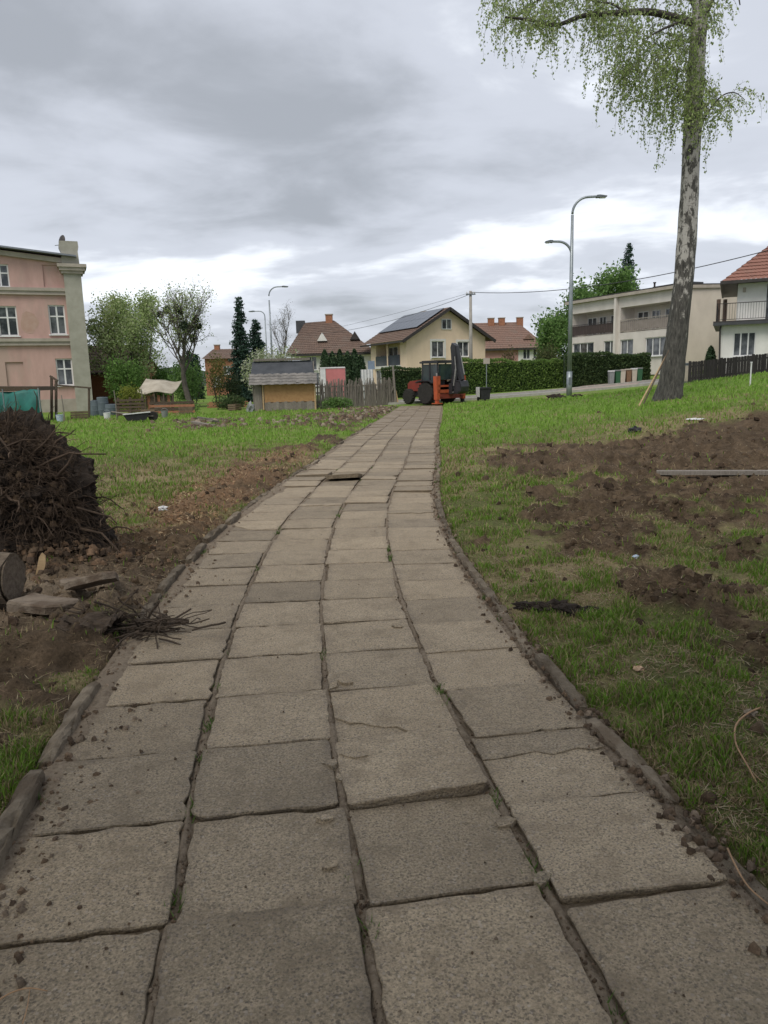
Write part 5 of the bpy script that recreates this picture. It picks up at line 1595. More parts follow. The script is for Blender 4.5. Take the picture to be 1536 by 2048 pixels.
# gable triangle with its little attic window
MB().prism([(0, ze), (Wd, ze), (Wd / 2, zr)], 0, .2, 1).build('gable_wall', m_cream, E_)
for i, g in enumerate(gw):
    window(E_, (0, 0, 0), x, *g, cols=2, reveal=.08)
    o = (g[0] - .18, g[1] - .18, g[2] + .18, g[3] + .18)
    MB().b2((o[0], -.03, o[1]), (g[0] - .002, -.002, o[3])).b2((g[2] + .002, -.03, o[1]), (o[2], -.002, o[3])).b2((g[0], -.03, g[3] + .002), (g[2], -.002, o[3])).build('window_surround', m_whitewall, E_)
zt = ze + (zr - ze) * .42
w = window(E_, (0, -.25, 0), x, Wd / 2 - .55, zt - .35, Wd / 2 + .45, zt + .55, cols=2, reveal=.2, sill=False)
MB().b2((0, -.05, ze + .28), (Wd, -.002, ze + .42)).build('string_course', m_cream, E_) if False else None
# side wall with a recessed loggia on the left
wall(E_, m_cream, (0, D, 0), (0, -1, 0), D, ze, [(1.2, ze - 2.35, 6.3, ze - .35, 1.3, 1), (1.0, .5, 3.0, 2.2), (4.0, .5, 6.0, 2.2)])
window(E_, (1.25, D, 0), (0, -1, 0), 1.4, ze - 2.3, 3.3, ze - .6, cols=2, reveal=.02, sill=False); window(E_, (1.25, D, 0), (0, -1, 0), 4.0, ze - 2.3, 5.9, ze - .6, cols=2, reveal=.02, sill=False)
window(E_, (0, D, 0), (0, -1, 0), 1.0, .5, 3.0, 2.2, cols=2); window(E_, (0, D, 0), (0, -1, 0), 4.0, .5, 6.0, 2.2, cols=2)
MB().b2((-.06, D - 6.3, ze - 2.35), (-.02, D - 1.2, ze - 1.45)).build('balcony_panel', m_solar, E_)
MB().b2((-.12, D - 6.5, ze - 2.6), (-.002, D - 1.0, ze - 2.36)).build('balcony_slab', m_whitewall, E_)
MB().b2((-.10, D - 3.95, ze - 2.35), (-.002, D - 3.75, ze - .35)).build('column', m_cream, E_)
wall(E_, m_cream, (Wd, 0, 0), (0, 1, 0), D, ze); wall(E_, m_cream, (Wd, D, 0), (-1, 0, 0), Wd, ze)
ov = .7; sl = (zr - ze) / (Wd / 2)
tiles(E_, m_tbrown, (-ov, D + ov, ze - ov * sl + .12), (-ov, -ov, ze - ov * sl + .12), (Wd / 2, D + ov, zr + .12), (Wd / 2, -ov, zr + .12))
tiles(E_, m_tbrown, (Wd + ov, -ov, ze - ov * sl + .12), (Wd + ov, D + ov, ze - ov * sl + .12), (Wd / 2, -ov, zr + .12), (Wd / 2, D + ov, zr + .12))
mb = MB()
for sgn, xe in ((-1, -ov), (1, Wd + ov)):
    mb.beam((xe, -ov + .05, ze - ov * sl), (Wd / 2, -ov + .05, zr), .08, .26)
mb.build('bargeboard', m_gutter, E_)
MB().beam((-ov - .05, -ov, ze - ov * sl + .02), (-ov - .05, D + ov, ze - ov * sl + .02), .14, .14).build('gutter', m_gutter, E_)
slope = Vector((Wd / 2 + ov, 0, (Wd / 2 + ov) * sl)); Ls = slope.length; su = slope.normalized(); nn = Vector((-su.z, 0, su.x))
pw, ph_ = 1.1, 1.72
for i in range(7):
    for j in range(2):
        s = .35 * Ls + j * (ph_ + .03) * .93; yy = .2 + i * (pw + .03)
        c = Vector((-ov, 0, ze - ov * sl + .12)) + su * (s + ph_ / 2) + nn * .14 + Vector((0, yy + pw / 2 - .35, 0))
        R = Matrix((su, Vector((0, 1, 0)), nn)).transposed()
        MB().box(c, (ph_ * .93, pw, .04), R).build('solar_panel', m_solar, E_)
chimney(E_, m_brick, (Wd * .62, D * .75), .6, .6, zr - 1.2, zr + .25)

# ---- F: red roofed houses further back
FY = 96.0
q = P(952, 790, FY); gz = float(T(q.x, q.y))
F_ = thing('red_roof_house', 'long red roofed house with chimneys beyond the cream house', 'house', (q.x, FY, gz))
wd = P(1088, 760, FY).x - q.x; ze = P(1000, 694, FY).z - gz; zr = P(1000, 645, FY + 5).z - gz; D = 10
ops = [(5.6, ze - 1.9, 6.5, ze - .5), (7.0, ze - 1.9, 7.8, ze - .5)]
wall(F_, m_pinkwall, (0, 0, 0), x, wd * .62, ze); 
wall(F_, m_whitewall, (wd * .62, -.02, 0), x, wd * .38, ze, [(.6, ze - 1.6, 1.5, ze - .3), (1.9, ze - 1.6, 2.8, ze - .3)])
for a_ in (.6, 1.9): window(F_, (wd * .62, -.02, 0), x, a_, ze - 1.6, a_ + .9, ze - .3, reveal=.1)
wall(F_, m_whitewall, (wd, 0, 0), (0, 1, 0), D, ze); wall(F_, m_whitewall, (wd, D, 0), (-1, 0, 0), wd, ze); wall(F_, m_pinkwall, (0, D, 0), (0, -1, 0), D, ze)
e0, e1, e2, e3 = (-.4, -.5, ze - .2), (wd + .4, -.5, ze - .2), (wd + .4, D + .5, ze - .2), (-.4, D + .5, ze - .2)
t0, t1 = (.3, D / 2, zr), (wd - 2.6, D / 2, zr)
tiles(F_, m_tred, e0, e1, t0, t1, row=.45, col=.4); tiles(F_, m_tred, e1, e2, t1, (t1[0], t1[1] + .02, t1[2]), row=.45, col=.4); tiles(F_, m_tred, e2, e3, t1, t0, row=.45, col=.4); tiles(F_, m_tred, e3, e0, t0, (t0[0], t0[1] - .02, t0[2]), row=.45, col=.4)
MB().b2((-.4, -.6, ze - .45), (wd + .4, -.48, ze - .22)).build('gutter', m_gutter, F_)
for c_ in (2.6, 4.0, 6.4): chimney(F_, m_brick, (c_, D / 2 - .4), .8, .7, zr - .8, zr + .5)
for xd in (1.6, 6.9):
    zd = .35; yd = -.5 + (D / 2 + .5) * zd; zz = ze - .2 + (zr - ze) * zd
    MB().prism([(xd - .7, zz - .05), (xd + .7, zz - .05), (xd, zz + .6)], yd - .5, yd + 1.0, 1).build('dormer', m_tred, F_)

# ---- G: flat roofed block behind the birch
near = P(1348, 760, 54.0); far = P(1138, 760, 64.5)
gzn = float(T(near.x, near.y))
G = thing('apartment_block', 'beige flat roofed two storey block with loggias behind the birch', 'apartment block', (far.x, far.y, gzn))
U = Vector((near.x - far.x, near.y - far.y, 0)); Lf = U.length; U.normalize()
Hb = P(1348, 577, 54.0).z - gzn
def gl(u, v):
    """where a pixel's ray meets the facade: (along, height)"""
    d = P(u, v, 50) - Vector((0, 0, EYE)); 
    nrm = U.cross(ZV); t = (Vector((far.x, far.y, 0)) - Vector((0, 0, 0))).dot(nrm) / d.dot(nrm)
    p = Vector((0, 0, EYE)) + d * t
    return ((p - Vector((far.x, far.y, 0))).dot(U), p.z - gzn)
def grect(u0, u1, um, v0, v1):
    a = gl(u0, (v0 + v1) / 2)[0]; b = gl(u1, (v0 + v1) / 2)[0]; zt_ = gl((u0 + u1) / 2, v0)[1]; zb_ = gl((u0 + u1) / 2, v1)[1]
    return (a, zb_, b, zt_)
log1 = grect(1144, 1229, 0, 623, 671); log2 = grect(1241, 1345, 0, 606, 661)
zb2, zt2 = log1[1], log1[3]
log1 = (log1[0], zb2, log1[2], zt2, 1.4, 1); log2 = (log2[0], zb2, min(log2[2], Lf - .25), zt2, 1.4, 1)
w4 = [grect(1145, 1187, 0, 688, 706), grect(1207, 1231, 0, 682, 704), grect(1240, 1266, 0, 678, 703), grect(1290, 1332, 0, 672, 703)]
zt1 = sum(w[3] for w in w4) / 4; zb1 = zt1 - 1.35
w4 = [(w[0], zb1, w[2], zt1) for w in w4]
wall(G, m_flat, (0, 0, 0), U, Lf, Hb, [log1, log2] + w4, .16)
for w in w4: window(G, (0, 0, 0), U, *w, cols=3 if w[2] - w[0] > 2 else 2, reveal=.12)
Nn = U.cross(ZV)
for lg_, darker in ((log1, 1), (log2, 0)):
    inn = -Nn * 1.38
    for a_, b_ in ((.08, .3), (.36, .52), (.62, .9)):
        aa = lg_[0] + (lg_[2] - lg_[0]) * a_; bb = lg_[0] + (lg_[2] - lg_[0]) * b_
        window(G, inn, U, aa, zb2 + .15, bb, zt2 - .35, cols=2, reveal=.0, sill=False)
    mb = MB(); p_ = U * (lg_[0] + .03) + ZV * zb2 + Nn * .02; q_ = U * (lg_[2] - .03) + ZV * zb2 + Nn * .02
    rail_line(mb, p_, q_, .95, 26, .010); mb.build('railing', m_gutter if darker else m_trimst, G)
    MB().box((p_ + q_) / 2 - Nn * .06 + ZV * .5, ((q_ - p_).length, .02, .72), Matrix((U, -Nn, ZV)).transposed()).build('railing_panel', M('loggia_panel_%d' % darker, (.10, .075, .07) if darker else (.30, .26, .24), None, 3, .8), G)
fx = (log1[2] + log2[0]) / 2
MB().box(U * fx + ZV * Hb / 2 + Nn * .14, (.22, .32, Hb + .02), Matrix((U, -Nn, ZV)).transposed()).build('fin_wall', m_flat, G)
S = Vector((1, .10, 0)).normalized(); Ls = 10.0
c0 = U * Lf
Hs = Hb + .25
wall(G, m_flat2, c0, S, Ls, Hs)
back = -Nn * 9
wall(G, m_flat, c0 + S * Ls, (-U), Lf, Hb); wall(G, m_flat, c0 + S * Ls - U * Lf, -S, Ls, Hb)
mb = MB()
a_, b_, c_, d_ = Vector((0, 0, 0)) + Nn * .35 - U * .3, c0 + Nn * .35 + U * .05, c0 + S * (Ls + .2) + U * .05, c0 + S * Ls - U * (Lf + .3)
poly = [(a_.x, a_.y), (b_.x, b_.y), (c_.x, c_.y), (d_.x, d_.y)]
mb.prism(poly, Hb, Hb + .22); mb.build('roof', m_trimst, G)
mb = MB().prism([(p[0], p[1]) for p in poly], Hb + .223, Hb + .30); mb.build('roof_edge', m_gutter, G)
for s_, hh in ((.62, .75), (.88, .65)):
    b = U * Lf * s_ - Nn * 2.2
    MB().tube([b + ZV * (Hb + .2), b + ZV * (Hb + hh + .2)], .07, 8).lathe([(.12, 0), (.12, .08)], 8, b + ZV * (Hb + hh + .2)).build('vent_pipe', m_gutter, G)
b = U * Lf * .75 - Nn * 3
MB().box(b + ZV * (Hb + .45), (3.4, 1.6, .5), Matrix((U, -Nn, ZV)).transposed()).build('roof_box', m_roofdark, G)
for k, (u, v) in enumerate(((1439, 600), (1452, 600))):
    b = P(u, v, 50.0) - Vector((far.x, far.y, gzn))
    MB().b2((b.x - .09, b.y, b.z - 1.4), (b.x + .09, b.y + .2, b.z + .05)).build('chimney', m_tbrown, G)

# ---- H: white house at the right edge
HY = 43.0
q = P(1434, 760, HY); gz = float(T(q.x, q.y))
Hh = thing('white_house', 'white house with red hipped roof and railed balcony at the frame edge', 'house', (q.x, HY, gz), math.radians(-25))
hmap = onplane((q.x, HY, gz), math.radians(-25))
zbal = hmap(1480, 648)[1]
lx = lambda u, v, Y=HY: hmap(u, v, Y - HY)[0]
lz = lambda u, v, Y=HY: hmap(u, v, Y - HY)[1]
wr = (lx(1466, 690), lz(1490, 712), lx(1511, 690), lz(1490, 664))
wall(Hh, m_whitewall, (0, 0, 0), x, 9.5, zbal, [wr, (wr[2] + 1.5, wr[1], wr[2] + 3.2, wr[3])], .16)
window(Hh, (0, 0, 0), x, *wr, cols=3, reveal=.1); window(Hh, (0, 0, 0), x, wr[2] + 1.5, wr[1], wr[2] + 3.2, wr[3], cols=3, reveal=.1)
wall(Hh, m_whitewall, (0, 8, 0), (0, -1, 0), 8, zbal)
MB().b2((-.35, -.45, zbal), (9.8, 8, zbal + .18)).build('balcony_slab', m_gutter, Hh)
MB().b2((-.35, -.55, zbal - .06), (9.8, -.452, zbal + .10)).build('gutter', m_roofdark, Hh)
mb = MB(); rail_line(mb, (-.2, -.35, zbal + .18), (9.6, -.35, zbal + .18), .95, 74, .008); rail_line(mb, (-.2, -.33, zbal + .18), (-.2, 5, zbal + .18), .95, 30, .008); mb.build('railing', m_gutter, Hh)
ux = lx(1475, 600); uy = 1.2
zu = lz(1480, 560, HY + uy)
zb_ = zbal + .18
dr = (lx(1530, 610, HY + uy) - ux, zb_ + .02, lx(1530, 610, HY + uy) - ux + 1.0, zb_ + 2.1)
wall(Hh, m_whitewall, (ux, uy, zb_), x, 8.0, zu - zb_, [(dr[0], .02, dr[2], 2.1)], .2)
window(Hh, (ux, uy, zb_), x, dr[0], .02, dr[2], 2.1, cols=1, reveal=.12, sill=False)
wall(Hh, m_whitewall, (ux, uy + 7, zb_), (0, -1, 0), 7, zu - zb_)
# a small lantern-like ornament on the upper wall
p = (lx(1489, 578, HY + uy), uy - .05, lz(1489, 580, HY + uy))
MB().box(p, (.16, .06, .26)).build('wall_ornament', m_trimst, Hh)
el = lx(1443, 560, HY + .3); ez_ = lz(1443, 563, HY + .3); dpx = 8.8
e0, e1 = (el, uy - .75, ez_), (el + 12, uy - .75, ez_)
e3 = (el, uy + 8.5, ez_)
rs_ = 1.05      # slope
t0 = (el + 4.6, uy + 3.9, ez_ + 4.6 * .86); t1 = (el + 7.4, uy + 3.9, ez_ + 4.6 * .86)
tiles(Hh, m_tnew, e0, e1, t0, t1, row=.32, col=.24, th=.05); tiles(Hh, m_tnew, e3, e0, t0, (t0[0], t0[1] - .02, t0[2]), row=.32, col=.24, th=.05)
MB().b2((el - .06, uy - .86, ez_ - .14), (el + 12, uy - .74, ez_ + .03)).b2((el - .06, uy - .74, ez_ - .14), (el + .06, uy + 8.5, ez_ + .03)).build('gutter', m_gutter, Hh)
MB().b2((el + .06, uy - .74, ez_ - .10), (el + 12, uy + 8.5, ez_ - .04)).build('soffit', m_gutter, Hh)
MB().tube([(.06, -.1, zbal - .05), (.02, -.1, zbal - .3), (.1, -.08, 0)], .05, 8).build('downpipe', m_gutter, Hh)

# dark fence in front of it: every board its own piece
m_fence = M('dark_stained_board', (.020, .018, .019), (.034, .030, .030), 5, .8, .3, 20, stretch=(4, 4, 1), rnd=.25)
FN = thing('board_fence', 'dark brown board fence in front of the white house', 'fence', (P(1380, 750, 38).x, 38, 0))
bx0 = 0.0
board = MB().b2((-.065, -.012, 0), (.065, .012, 1.12)).prism([(-.065, 1.12), (.065, 1.12), (.045, 1.15), (-.045, 1.15)], -.012, .012, 1).mesh('plank', m_fence)
nb = 44
for i in range(nb):
    xx = i * .145; zz = float(T(FN.location.x + xx, 38))
    link('plank', board, FN, loc=(xx, 0, zz - .03 + .012 * math.sin(i * 1.7)), rot=(0, random.gauss(0, .006), 0))
for i in range(0, nb, 11):
    xx = i * .145; zz = float(T(FN.location.x + xx, 38)); MB().b2((xx - .05, .014, zz - .2), (xx + .05, .12, zz + 1.16)).build('post', m_fence, FN)
for hz_ in (.28, .88):
    MB().beam((0, .035, float(T(FN.location.x, 38)) + hz_), (nb * .145, .035, float(T(FN.location.x + nb * .145, 38)) + hz_), .04, .08).build('rail', m_fence, FN)
# grey metal cabinet between flats and fence
p = P(1366, 745, 40); z = float(T(p.x, p.y))
CB = thing('utility_cabinet', 'grey metal utility cabinet between the birch and the board fence', 'cabinet', (p.x, 40, z))
MB().b2((-.32, -.2, 0), (.32, .2, 1.0)).build('cabinet_body', m_metalgrey, CB); MB().b2((-.36, -.24, 1.0), (.36, .24, 1.06)).build('lid', m_metalgrey, CB); MB().b2((-.28, -.215, .1), (.28, -.202, .92)).build('door', m_trimst, CB)

# ================================================================== STREET AND GARDEN THINGS
m_steel = M('galvanised_pole', (.30, .33, .35), (.22, .25, .27), 3, .45, metal=.5)
m_steeldk = M('painted_pole', (.16, .18, .20), (.11, .125, .14), 3, .5)
m_concpole = M('concrete_pole', (.36, .34, .31), (.27, .255, .235), 3, .9, .3, 30)
def lamp_post(u, vb, vt, Y, arms, label, r=.075, group='curved street lamps'):
    b = P(u, vb, Y); z = float(T(b.x, b.y)); top = P(u, vt, Y).z - z
    t = thing('street_lamp', label, 'street lamp', (b.x, Y, z), 0, group)
    MB().tube([(0, 0, -.1), (0, 0, 1.2)], [r * 1.5, r * 1.4], 12).tube([(0, 0, 1.2), (0, 0, top * .5), (0, 0, top)], [r * 1.15, r, r * .7], 12).build('pole', m_steel, t, smooth=True)
    MB().box((0, -r * 1.45, .75), (r * 1.4, .02, .35)).build('access_door', m_steeldk, t)
    for (hz_, L, R, s) in arms:
        pts_ = [(0, 0, hz_ - R)] + [(s * R * (1 - math.cos(a)), 0, hz_ - R + R * math.sin(a)) for a in np.linspace(.15, math.pi / 2, 8)] + [(s * (R + L * .5), 0, hz_ + .01), (s * (R + L * .55), 0, hz_ + .01)]
        if s < 0 or hz_ < top: pts_ = [(0, 0, hz_ - R - .5)] + [(p[0] + s * .0, p[1], p[2]) for p in pts_]
        arm = MB().tube(pts_, [r * .62] * len(pts_), 8).build('arm', m_steel, t, smooth=True)
        x0 = s * (R + L * .5)
        hd = MB().prism([(x0 - s * .05, hz_ - .05), (x0 + s * L * .5, hz_ - .02), (x0 + s * L * .5, hz_ + .02), (x0 + s * .1, hz_ + .07), (x0 - s * .05, hz_ + .06)], -.13, .13, 1)
        hd.build('lamp_head', m_steeldk, arm)
        MB().b2((min(x0 + s * .1, x0 + s * L * .45), -.1, hz_ - .065), (max(x0 + s * .1, x0 + s * L * .45), .1, hz_ - .045)).build('lens', m_frame, arm)
    return t
LY = 37.0
zl = lambda v, u, Y: P(u, v, Y).z
b = P(1138, 796, LY); z_ = float(T(b.x, b.y))
lamp_post(1138, 796, 430, LY, [(zl(395, 1131, LY) - z_, .85, .75, 1), (zl(483, 1120, LY) - z_, .62, .66, -1)], 'tall two armed street lamp beside the drive, nearest the birch', .095)
b = P(548, 790, 66); z_ = float(T(b.x, b.y))
lamp_post(548, 790, 600, 66, [(zl(574, 540, 66) - z_, .95, .75, 1)], 'single armed street lamp between the spruces and the brown roof', .085)
b = P(541, 790, 70); z_ = float(T(b.x, b.y))
lamp_post(538, 790, 640, 72, [(zl(622, 536, 72) - z_, 1.0, .5, -1)], 'far street lamp with its arm over the short spruce', .07)

# utility pole and wires
UY = 56.0
b = P(942, 788, UY); zu_ = float(T(b.x, b.y))
tp = P(938, 582, UY)
UP = thing('utility_pole', 'concrete utility pole in front of the cream house', 'utility pole', (b.x, UY, zu_))
h_ = tp.z - zu_
MB().tube([(0, 0, -.2), (0, 0, h_ * .5), (0, 0, h_)], [.16, .13, .10], 10).build('pole', m_concpole, UP, smooth=True)
MB().beam((-.35, -.12, h_ - .25), (.35, -.12, h_ - .25), .08, .08).build('crossarm', m_steeldk, UP)
for s in (-.28, 0.14, .28):
    MB().lathe([(.03, 0), (.05, .04), (.035, .08), (.05, .12), (.02, .15)], 10, (s, -.12, h_ - .21)).build('insulator', m_white, UP)
m_wire = M('wire', (.035, .037, .04), (.05, .05, .055), 3, .6)
def wire(p, q, sag, label, r=.018):
    p, q = Vector(p), Vector(q); n = 24
    pts_ = [p.lerp(q, i / n) - ZV * sag * 4 * (i / n) * (1 - i / n) - p for i in range(n + 1)]
    MB().tube(pts_, r, 5).build('power_line', m_wire, None, smooth=True, label=label, cat='cable', loc=p)
top = Vector((b.x, UY - .1, zu_ + h_ - .1))
wire(top, P(1620, 478, 34), .75, 'thick power line running right from the utility pole past the birch', .022)
wire(top + Vector((0, 0, -.12)), P(640, 668, 72), .45, 'power line running left from the utility pole over the cream roof', .016)
wire(top + Vector((0, 0, -.02)), P(590, 672, 76), .2, 'second thinner power line running left from the utility pole', .010)
# clamp on the line
p = top.lerp(P(1620, 478, 34), .12) - ZV * (.75 * 4 * .12 * .88)

# ---- digger
m_orange = M('orange_paint', (.50, .11, .045), (.38, .085, .04), 3, .45, c3=(.38, .10, .05), s3=2.0)
m_redpaint = M('dull_red_paint', (.26, .05, .035), (.19, .042, .032), 3, .55)
m_black = M('black_steel', (.022, .023, .027), (.035, .036, .042), 4, .45, spec=.5)
m_tyre = M('tyre_rubber', (.022, .021, .020), (.04, .037, .033), 9, .9, .3, 30)
m_rim = M('grey_rim', (.28, .28, .28), (.18, .17, .16), 4, .6)
m_cabglass = M('cab_glass', (.04, .065, .07), (.02, .035, .04), 2, .08, spec=.7)
p = P(857, 806, 39.0)
DG = thing('backhoe_digger', 'orange and black backhoe digger parked across the far end of the path', 'digger', (p.x + .62, 39.6, float(T(p.x - .3, 41.0)) + .02), math.radians(-50))
DG.scale = (.92, .92, .92)
def wheel(x, y, R, w, name='wheel'):
    t = MB()
    t.lathe([(R * .62, -w / 2), (R * .93, -w / 2), (R, -w * .32), (R, w * .32), (R * .93, w / 2), (R * .62, w / 2)], 28, (0, 0, 0), 'Y')
    for k in range(18):
        a = 2 * math.pi * k / 18
        for s in (-1, 1):
            c = Vector((math.cos(a + s * .09) * R, s * w * .22, math.sin(a + s * .09) * R))
            t.box(c, (.05, w * .44, .07), Euler((0, -a, s * .5)).to_matrix())
    o = t.build('wheel', m_tyre, DG); o.location = (x, y, R)
    MB().lathe([(R * .60, -w * .36), (R * .60, w * .36)], 24, (0, 0, 0), 'Y').lathe([(R * .2, -w * .45), (R * .2, w * .45)], 12, (0, 0, 0), 'Y').build('rim', m_rim, o)
for yy in (-.82, .82):
    wheel(-.15, yy, .62, .40); wheel(-1.75, yy * .93, .42, .28)
MB().b2((-2.2, -.28, .45), (.75, .28, .72)).build('chassis', m_black, DG)
MB().prism([(-2.3, .72), (-.75, .72), (-.75, 1.40), (-2.1, 1.30), (-2.3, 1.15)], -.36, .36, 1).build('bonnet', m_redpaint, DG)
MB().b2((-2.34, -.3, .75), (-2.302, .3, 1.12)).build('grille', m_black, DG)
MB().tube([(-1.3, .2, 1.35), (-1.3, .2, 2.0)], .035, 8).build('exhaust', m_black, DG)
for yy in (-.84, .84):
    MB().prism([(-.85, 1.25), (-.55, 1.34), (.25, 1.34), (.52, 1.2), (.52, 1.14), (.22, 1.28), (-.52, 1.28), (-.85, 1.19)], yy - .24, yy + .24, 1).build('mudguard', m_redpaint if yy > 0 else m_black, DG)
cab = MB()
for (x_, y_) in ((-.78, -.62), (-.78, .62), (.55, -.66), (.55, .66), (-.1, -.66), (-.1, .66)):
    cab.beam((x_, y_, 1.0), (x_ * .94, y_ * .95, 2.28), .07)
cab.b2((-.8, -.66, .95), (.6, .66, 1.02))
cb = cab.build('cab_frame', m_black, DG)
MB().b2((-.86, -.72, 2.28), (.62, .72, 2.38)).b2((-.78, -.62, 2.38), (.5, .62, 2.43)).build('cab_roof', m_black, cb)
MB().b2((-.70, -.645, 1.30), (-.16, -.635, 2.22)).build('cab_window', m_cabglass, cb); MB().b2((-.04, -.645, 1.30), (.48, -.635, 2.22)).build('cab_window', m_cabglass, cb)
MB().b2((.545, -.58, 1.35), (.555, .58, 2.22)).build('cab_window', m_cabglass, cb); MB().b2((-.77, -.56, 1.4), (-.76, .56, 2.22)).build('cab_window', m_cabglass, cb)
MB().b2((-.3, -.25, 1.02), (.2, .25, 1.25)).b2((.08, -.25, 1.25), (.2, .25, 1.75)).build('seat', m_black, cb)
# rear frame, stabilisers
MB().b2((.75, -1.05, .62), (.98, 1.05, .80)).b2((.75, -1.05, .95), (.98, 1.05, 1.05)).build('rear_frame', m_orange, DG)
MB().b2((.76, -1.0, .30), (.95, 1.0, .60)).build('rear_beam', m_redpaint, DG)
for yy in (-1.02, 1.02):
    s = MB().prism([(yy - .15, 1.55), (yy - .15, 1.2), (yy - .11, .25), (yy + .11, .25), (yy + .15, 1.2), (yy + .15, 1.55)], .72, .98, 0).build('stabiliser', m_orange, DG)
    MB().b2((.76, yy - .08, .06), (.94, yy + .08, .25)).b2((.62, yy - .2, .02), (1.08, yy + .2, .07)).build('stabiliser_foot', m_orange if yy < 0 else m_black, s)
    MB().tube([(.85, yy, 1.55), (.85, yy, 1.72)], .05, 8).build('ram', m_rim, s)
kp = MB().b2((.98, -.22, .55), (1.25, .22, 1.15)).build('king_post', m_black, DG)
bm_ = MB().prism([(1.05, .85), (1.35, .80), (1.62, 1.6), (1.42, 3.2), (1.18, 3.35), (1.08, 3.1), (1.22, 1.7)], -.16, .16, 1).build('boom', m_black, DG)
MB().tube([(1.35, -.2, 1.0), (1.52, -.2, 1.9)], .05, 8).tube([(1.52, -.2, 1.9), (1.45, -.2, 2.6)], .03, 8).build('ram', m_rim, bm_)
dp_ = MB().prism([(1.24, 3.3), (1.46, 3.18), (1.90, 1.35), (1.72, 1.20), (1.55, 1.5)], -.11, .11, 1).build('dipper', m_black, DG)
MB().tube([(1.5, .16, 2.8), (1.82, .16, 1.6)], .045, 8).build('ram', m_rim, dp_)
bk = MB()
prof = [(1.62, 1.30), (1.95, 1.25), (2.05, .95), (1.98, .68), (1.70, .55), (1.42, .62), (1.45, .66), (1.70, .62), (1.92, .72), (1.98, .95), (1.90, 1.18), (1.62, 1.22)]
bk.prism(prof, -.32, .32, 1)
for yy in (-.32, .30): bk.prism([(1.62, 1.26), (1.95, 1.22), (2.02, .95), (1.95, .7), (1.70, .58), (1.45, .64)], yy, yy + .02, 1)
bk.build('bucket', m_black, DG)
for k in range(4): MB().prism([(1.44, .60), (1.28, .66), (1.44, .68)], -.29 + k * .175, -.23 + k * .175, 1).build('tooth', m_rim, DG)
for k in range(5):
    yy = -.12 + .06 * k
    pts_ = spline([(.98, yy, 1.2), (1.2, yy * 2, 1.6), (1.3, yy * 2.4, 2.2), (1.32, yy, 2.8)], 5); MB().tube(pts_, .017, 5).build('hose', m_black, DG)
MB().b2((.98, -.95, .42), (1.0, -.75, .52)).build('rear_lamp', m_redpaint, DG); MB().b2((.98, .75, .42), (1.0, .95, .52)).build('rear_lamp', m_redpaint, DG)

# ---- bin and sign by the street
p = P(967, 800, 39.5); z = float(T(p.x, p.y))
WB = thing('wheelie_bin', 'black wheeled bin standing alone right of the digger', 'bin', (p.x, 39.5, z), .3)
MB().prism([(-.24, .06), (.24, .06), (.30, .62), (-.30, .62)], -.25, .25, 1).build('bin_body', m_dark, WB); MB().prism([(-.33, .62), (.33, .62), (.30, .70), (-.30, .70)], -.29, .29, 1).build('lid', m_dark, WB)
for s in (-.2, .2): MB().lathe([(.09, -.03), (.09, .03)], 14, (s, .25, .09), 'X').build('wheel', m_tyre, WB)
MB().b2((-.345, -.2, .2), (-.318, .2, .72)).build('side_board', m_white, WB)
p = P(973, 780, 47); z = float(T(p.x, p.y))
SP = thing('sign_post', 'slim post with a small pale sign before the clipped hedge', 'sign', (p.x, 47, z)); hh = P(971, 716, 47).z - z
MB().tube([(0, 0, -.1), (0, 0, hh)], .03, 8).build('post', m_steel, SP); MB().b2((-.2, -.055, hh - .36), (.2, -.035, hh - .02)).build('sign_plate', m_trimst, SP)

# ---- bins by the hedge
m_bgreen = M('bin_green', (.03, .10, .05), (.045, .12, .06), 4, .5); m_bgrey = M('bin_grey', (.24, .25, .25), (.19, .2, .2), 4, .5); m_bbeige = M('bin_beige', (.48, .43, .36), (.4, .36, .3), 4, .6); m_byel = M('bin_brown', (.20, .12, .07), (.15, .09, .055), 4, .5)
BINS = ((1222, m_bgrey, m_white, 'grey bin with white lid, first of the row before the dark hedge'), (1234, m_bgreen, m_bgrey, 'green bin with grey lid, second of the row before the dark hedge'),
        (1245, m_bbeige, m_bbeige, 'beige bin, third of the row before the dark hedge'), (1256, m_byel, m_bbeige, 'brown bin with beige lid, fourth of the row before the dark hedge'),
        (1267, m_bbeige, m_white, 'beige bin with white lid, fifth of the row before the dark hedge'), (1278, m_bgreen, m_bgrey, 'green bin with grey lid, last of the row before the dark hedge'))
for u, m1, m2, lab in BINS:
    p = P(u, 762, 47.8); z = float(T(p.x, p.y))
    t = thing('wheelie_bin', lab, 'bin', (p.x, 47.8, z), random.gauss(0, .1), 'bins in a row before the dark hedge')
    MB().prism([(-.13, .04), (.13, .04), (.165, .82), (-.165, .82)], -.18, .18, 1).build('bin_body', m1, t); MB().prism([(-.175, .822), (.175, .822), (.15, .90), (-.15, .90)], -.21, .2, 1).build('lid', m2, t)

# ---- leaning props beside the birch
for k, (uv0, uv1, lab) in enumerate((((1276, 798), (1332, 712), 'long thin pole leaning on the birch, lower of the two'), ((1284, 792), (1338, 700), 'long thin pole leaning on the birch, upper of the two'))):
    a = P(*uv0, 19.0); a.z = float(T(a.x, a.y)); b2_ = P(*uv1, 19.55)
    MB().tube([(0, 0, -.03), b2_ - a], [.022, .016], 7).build('leaning_pole', m_brownbark if k else m_palewood, None, label=lab, cat='pole', loc=a, group='poles leaning on the birch')

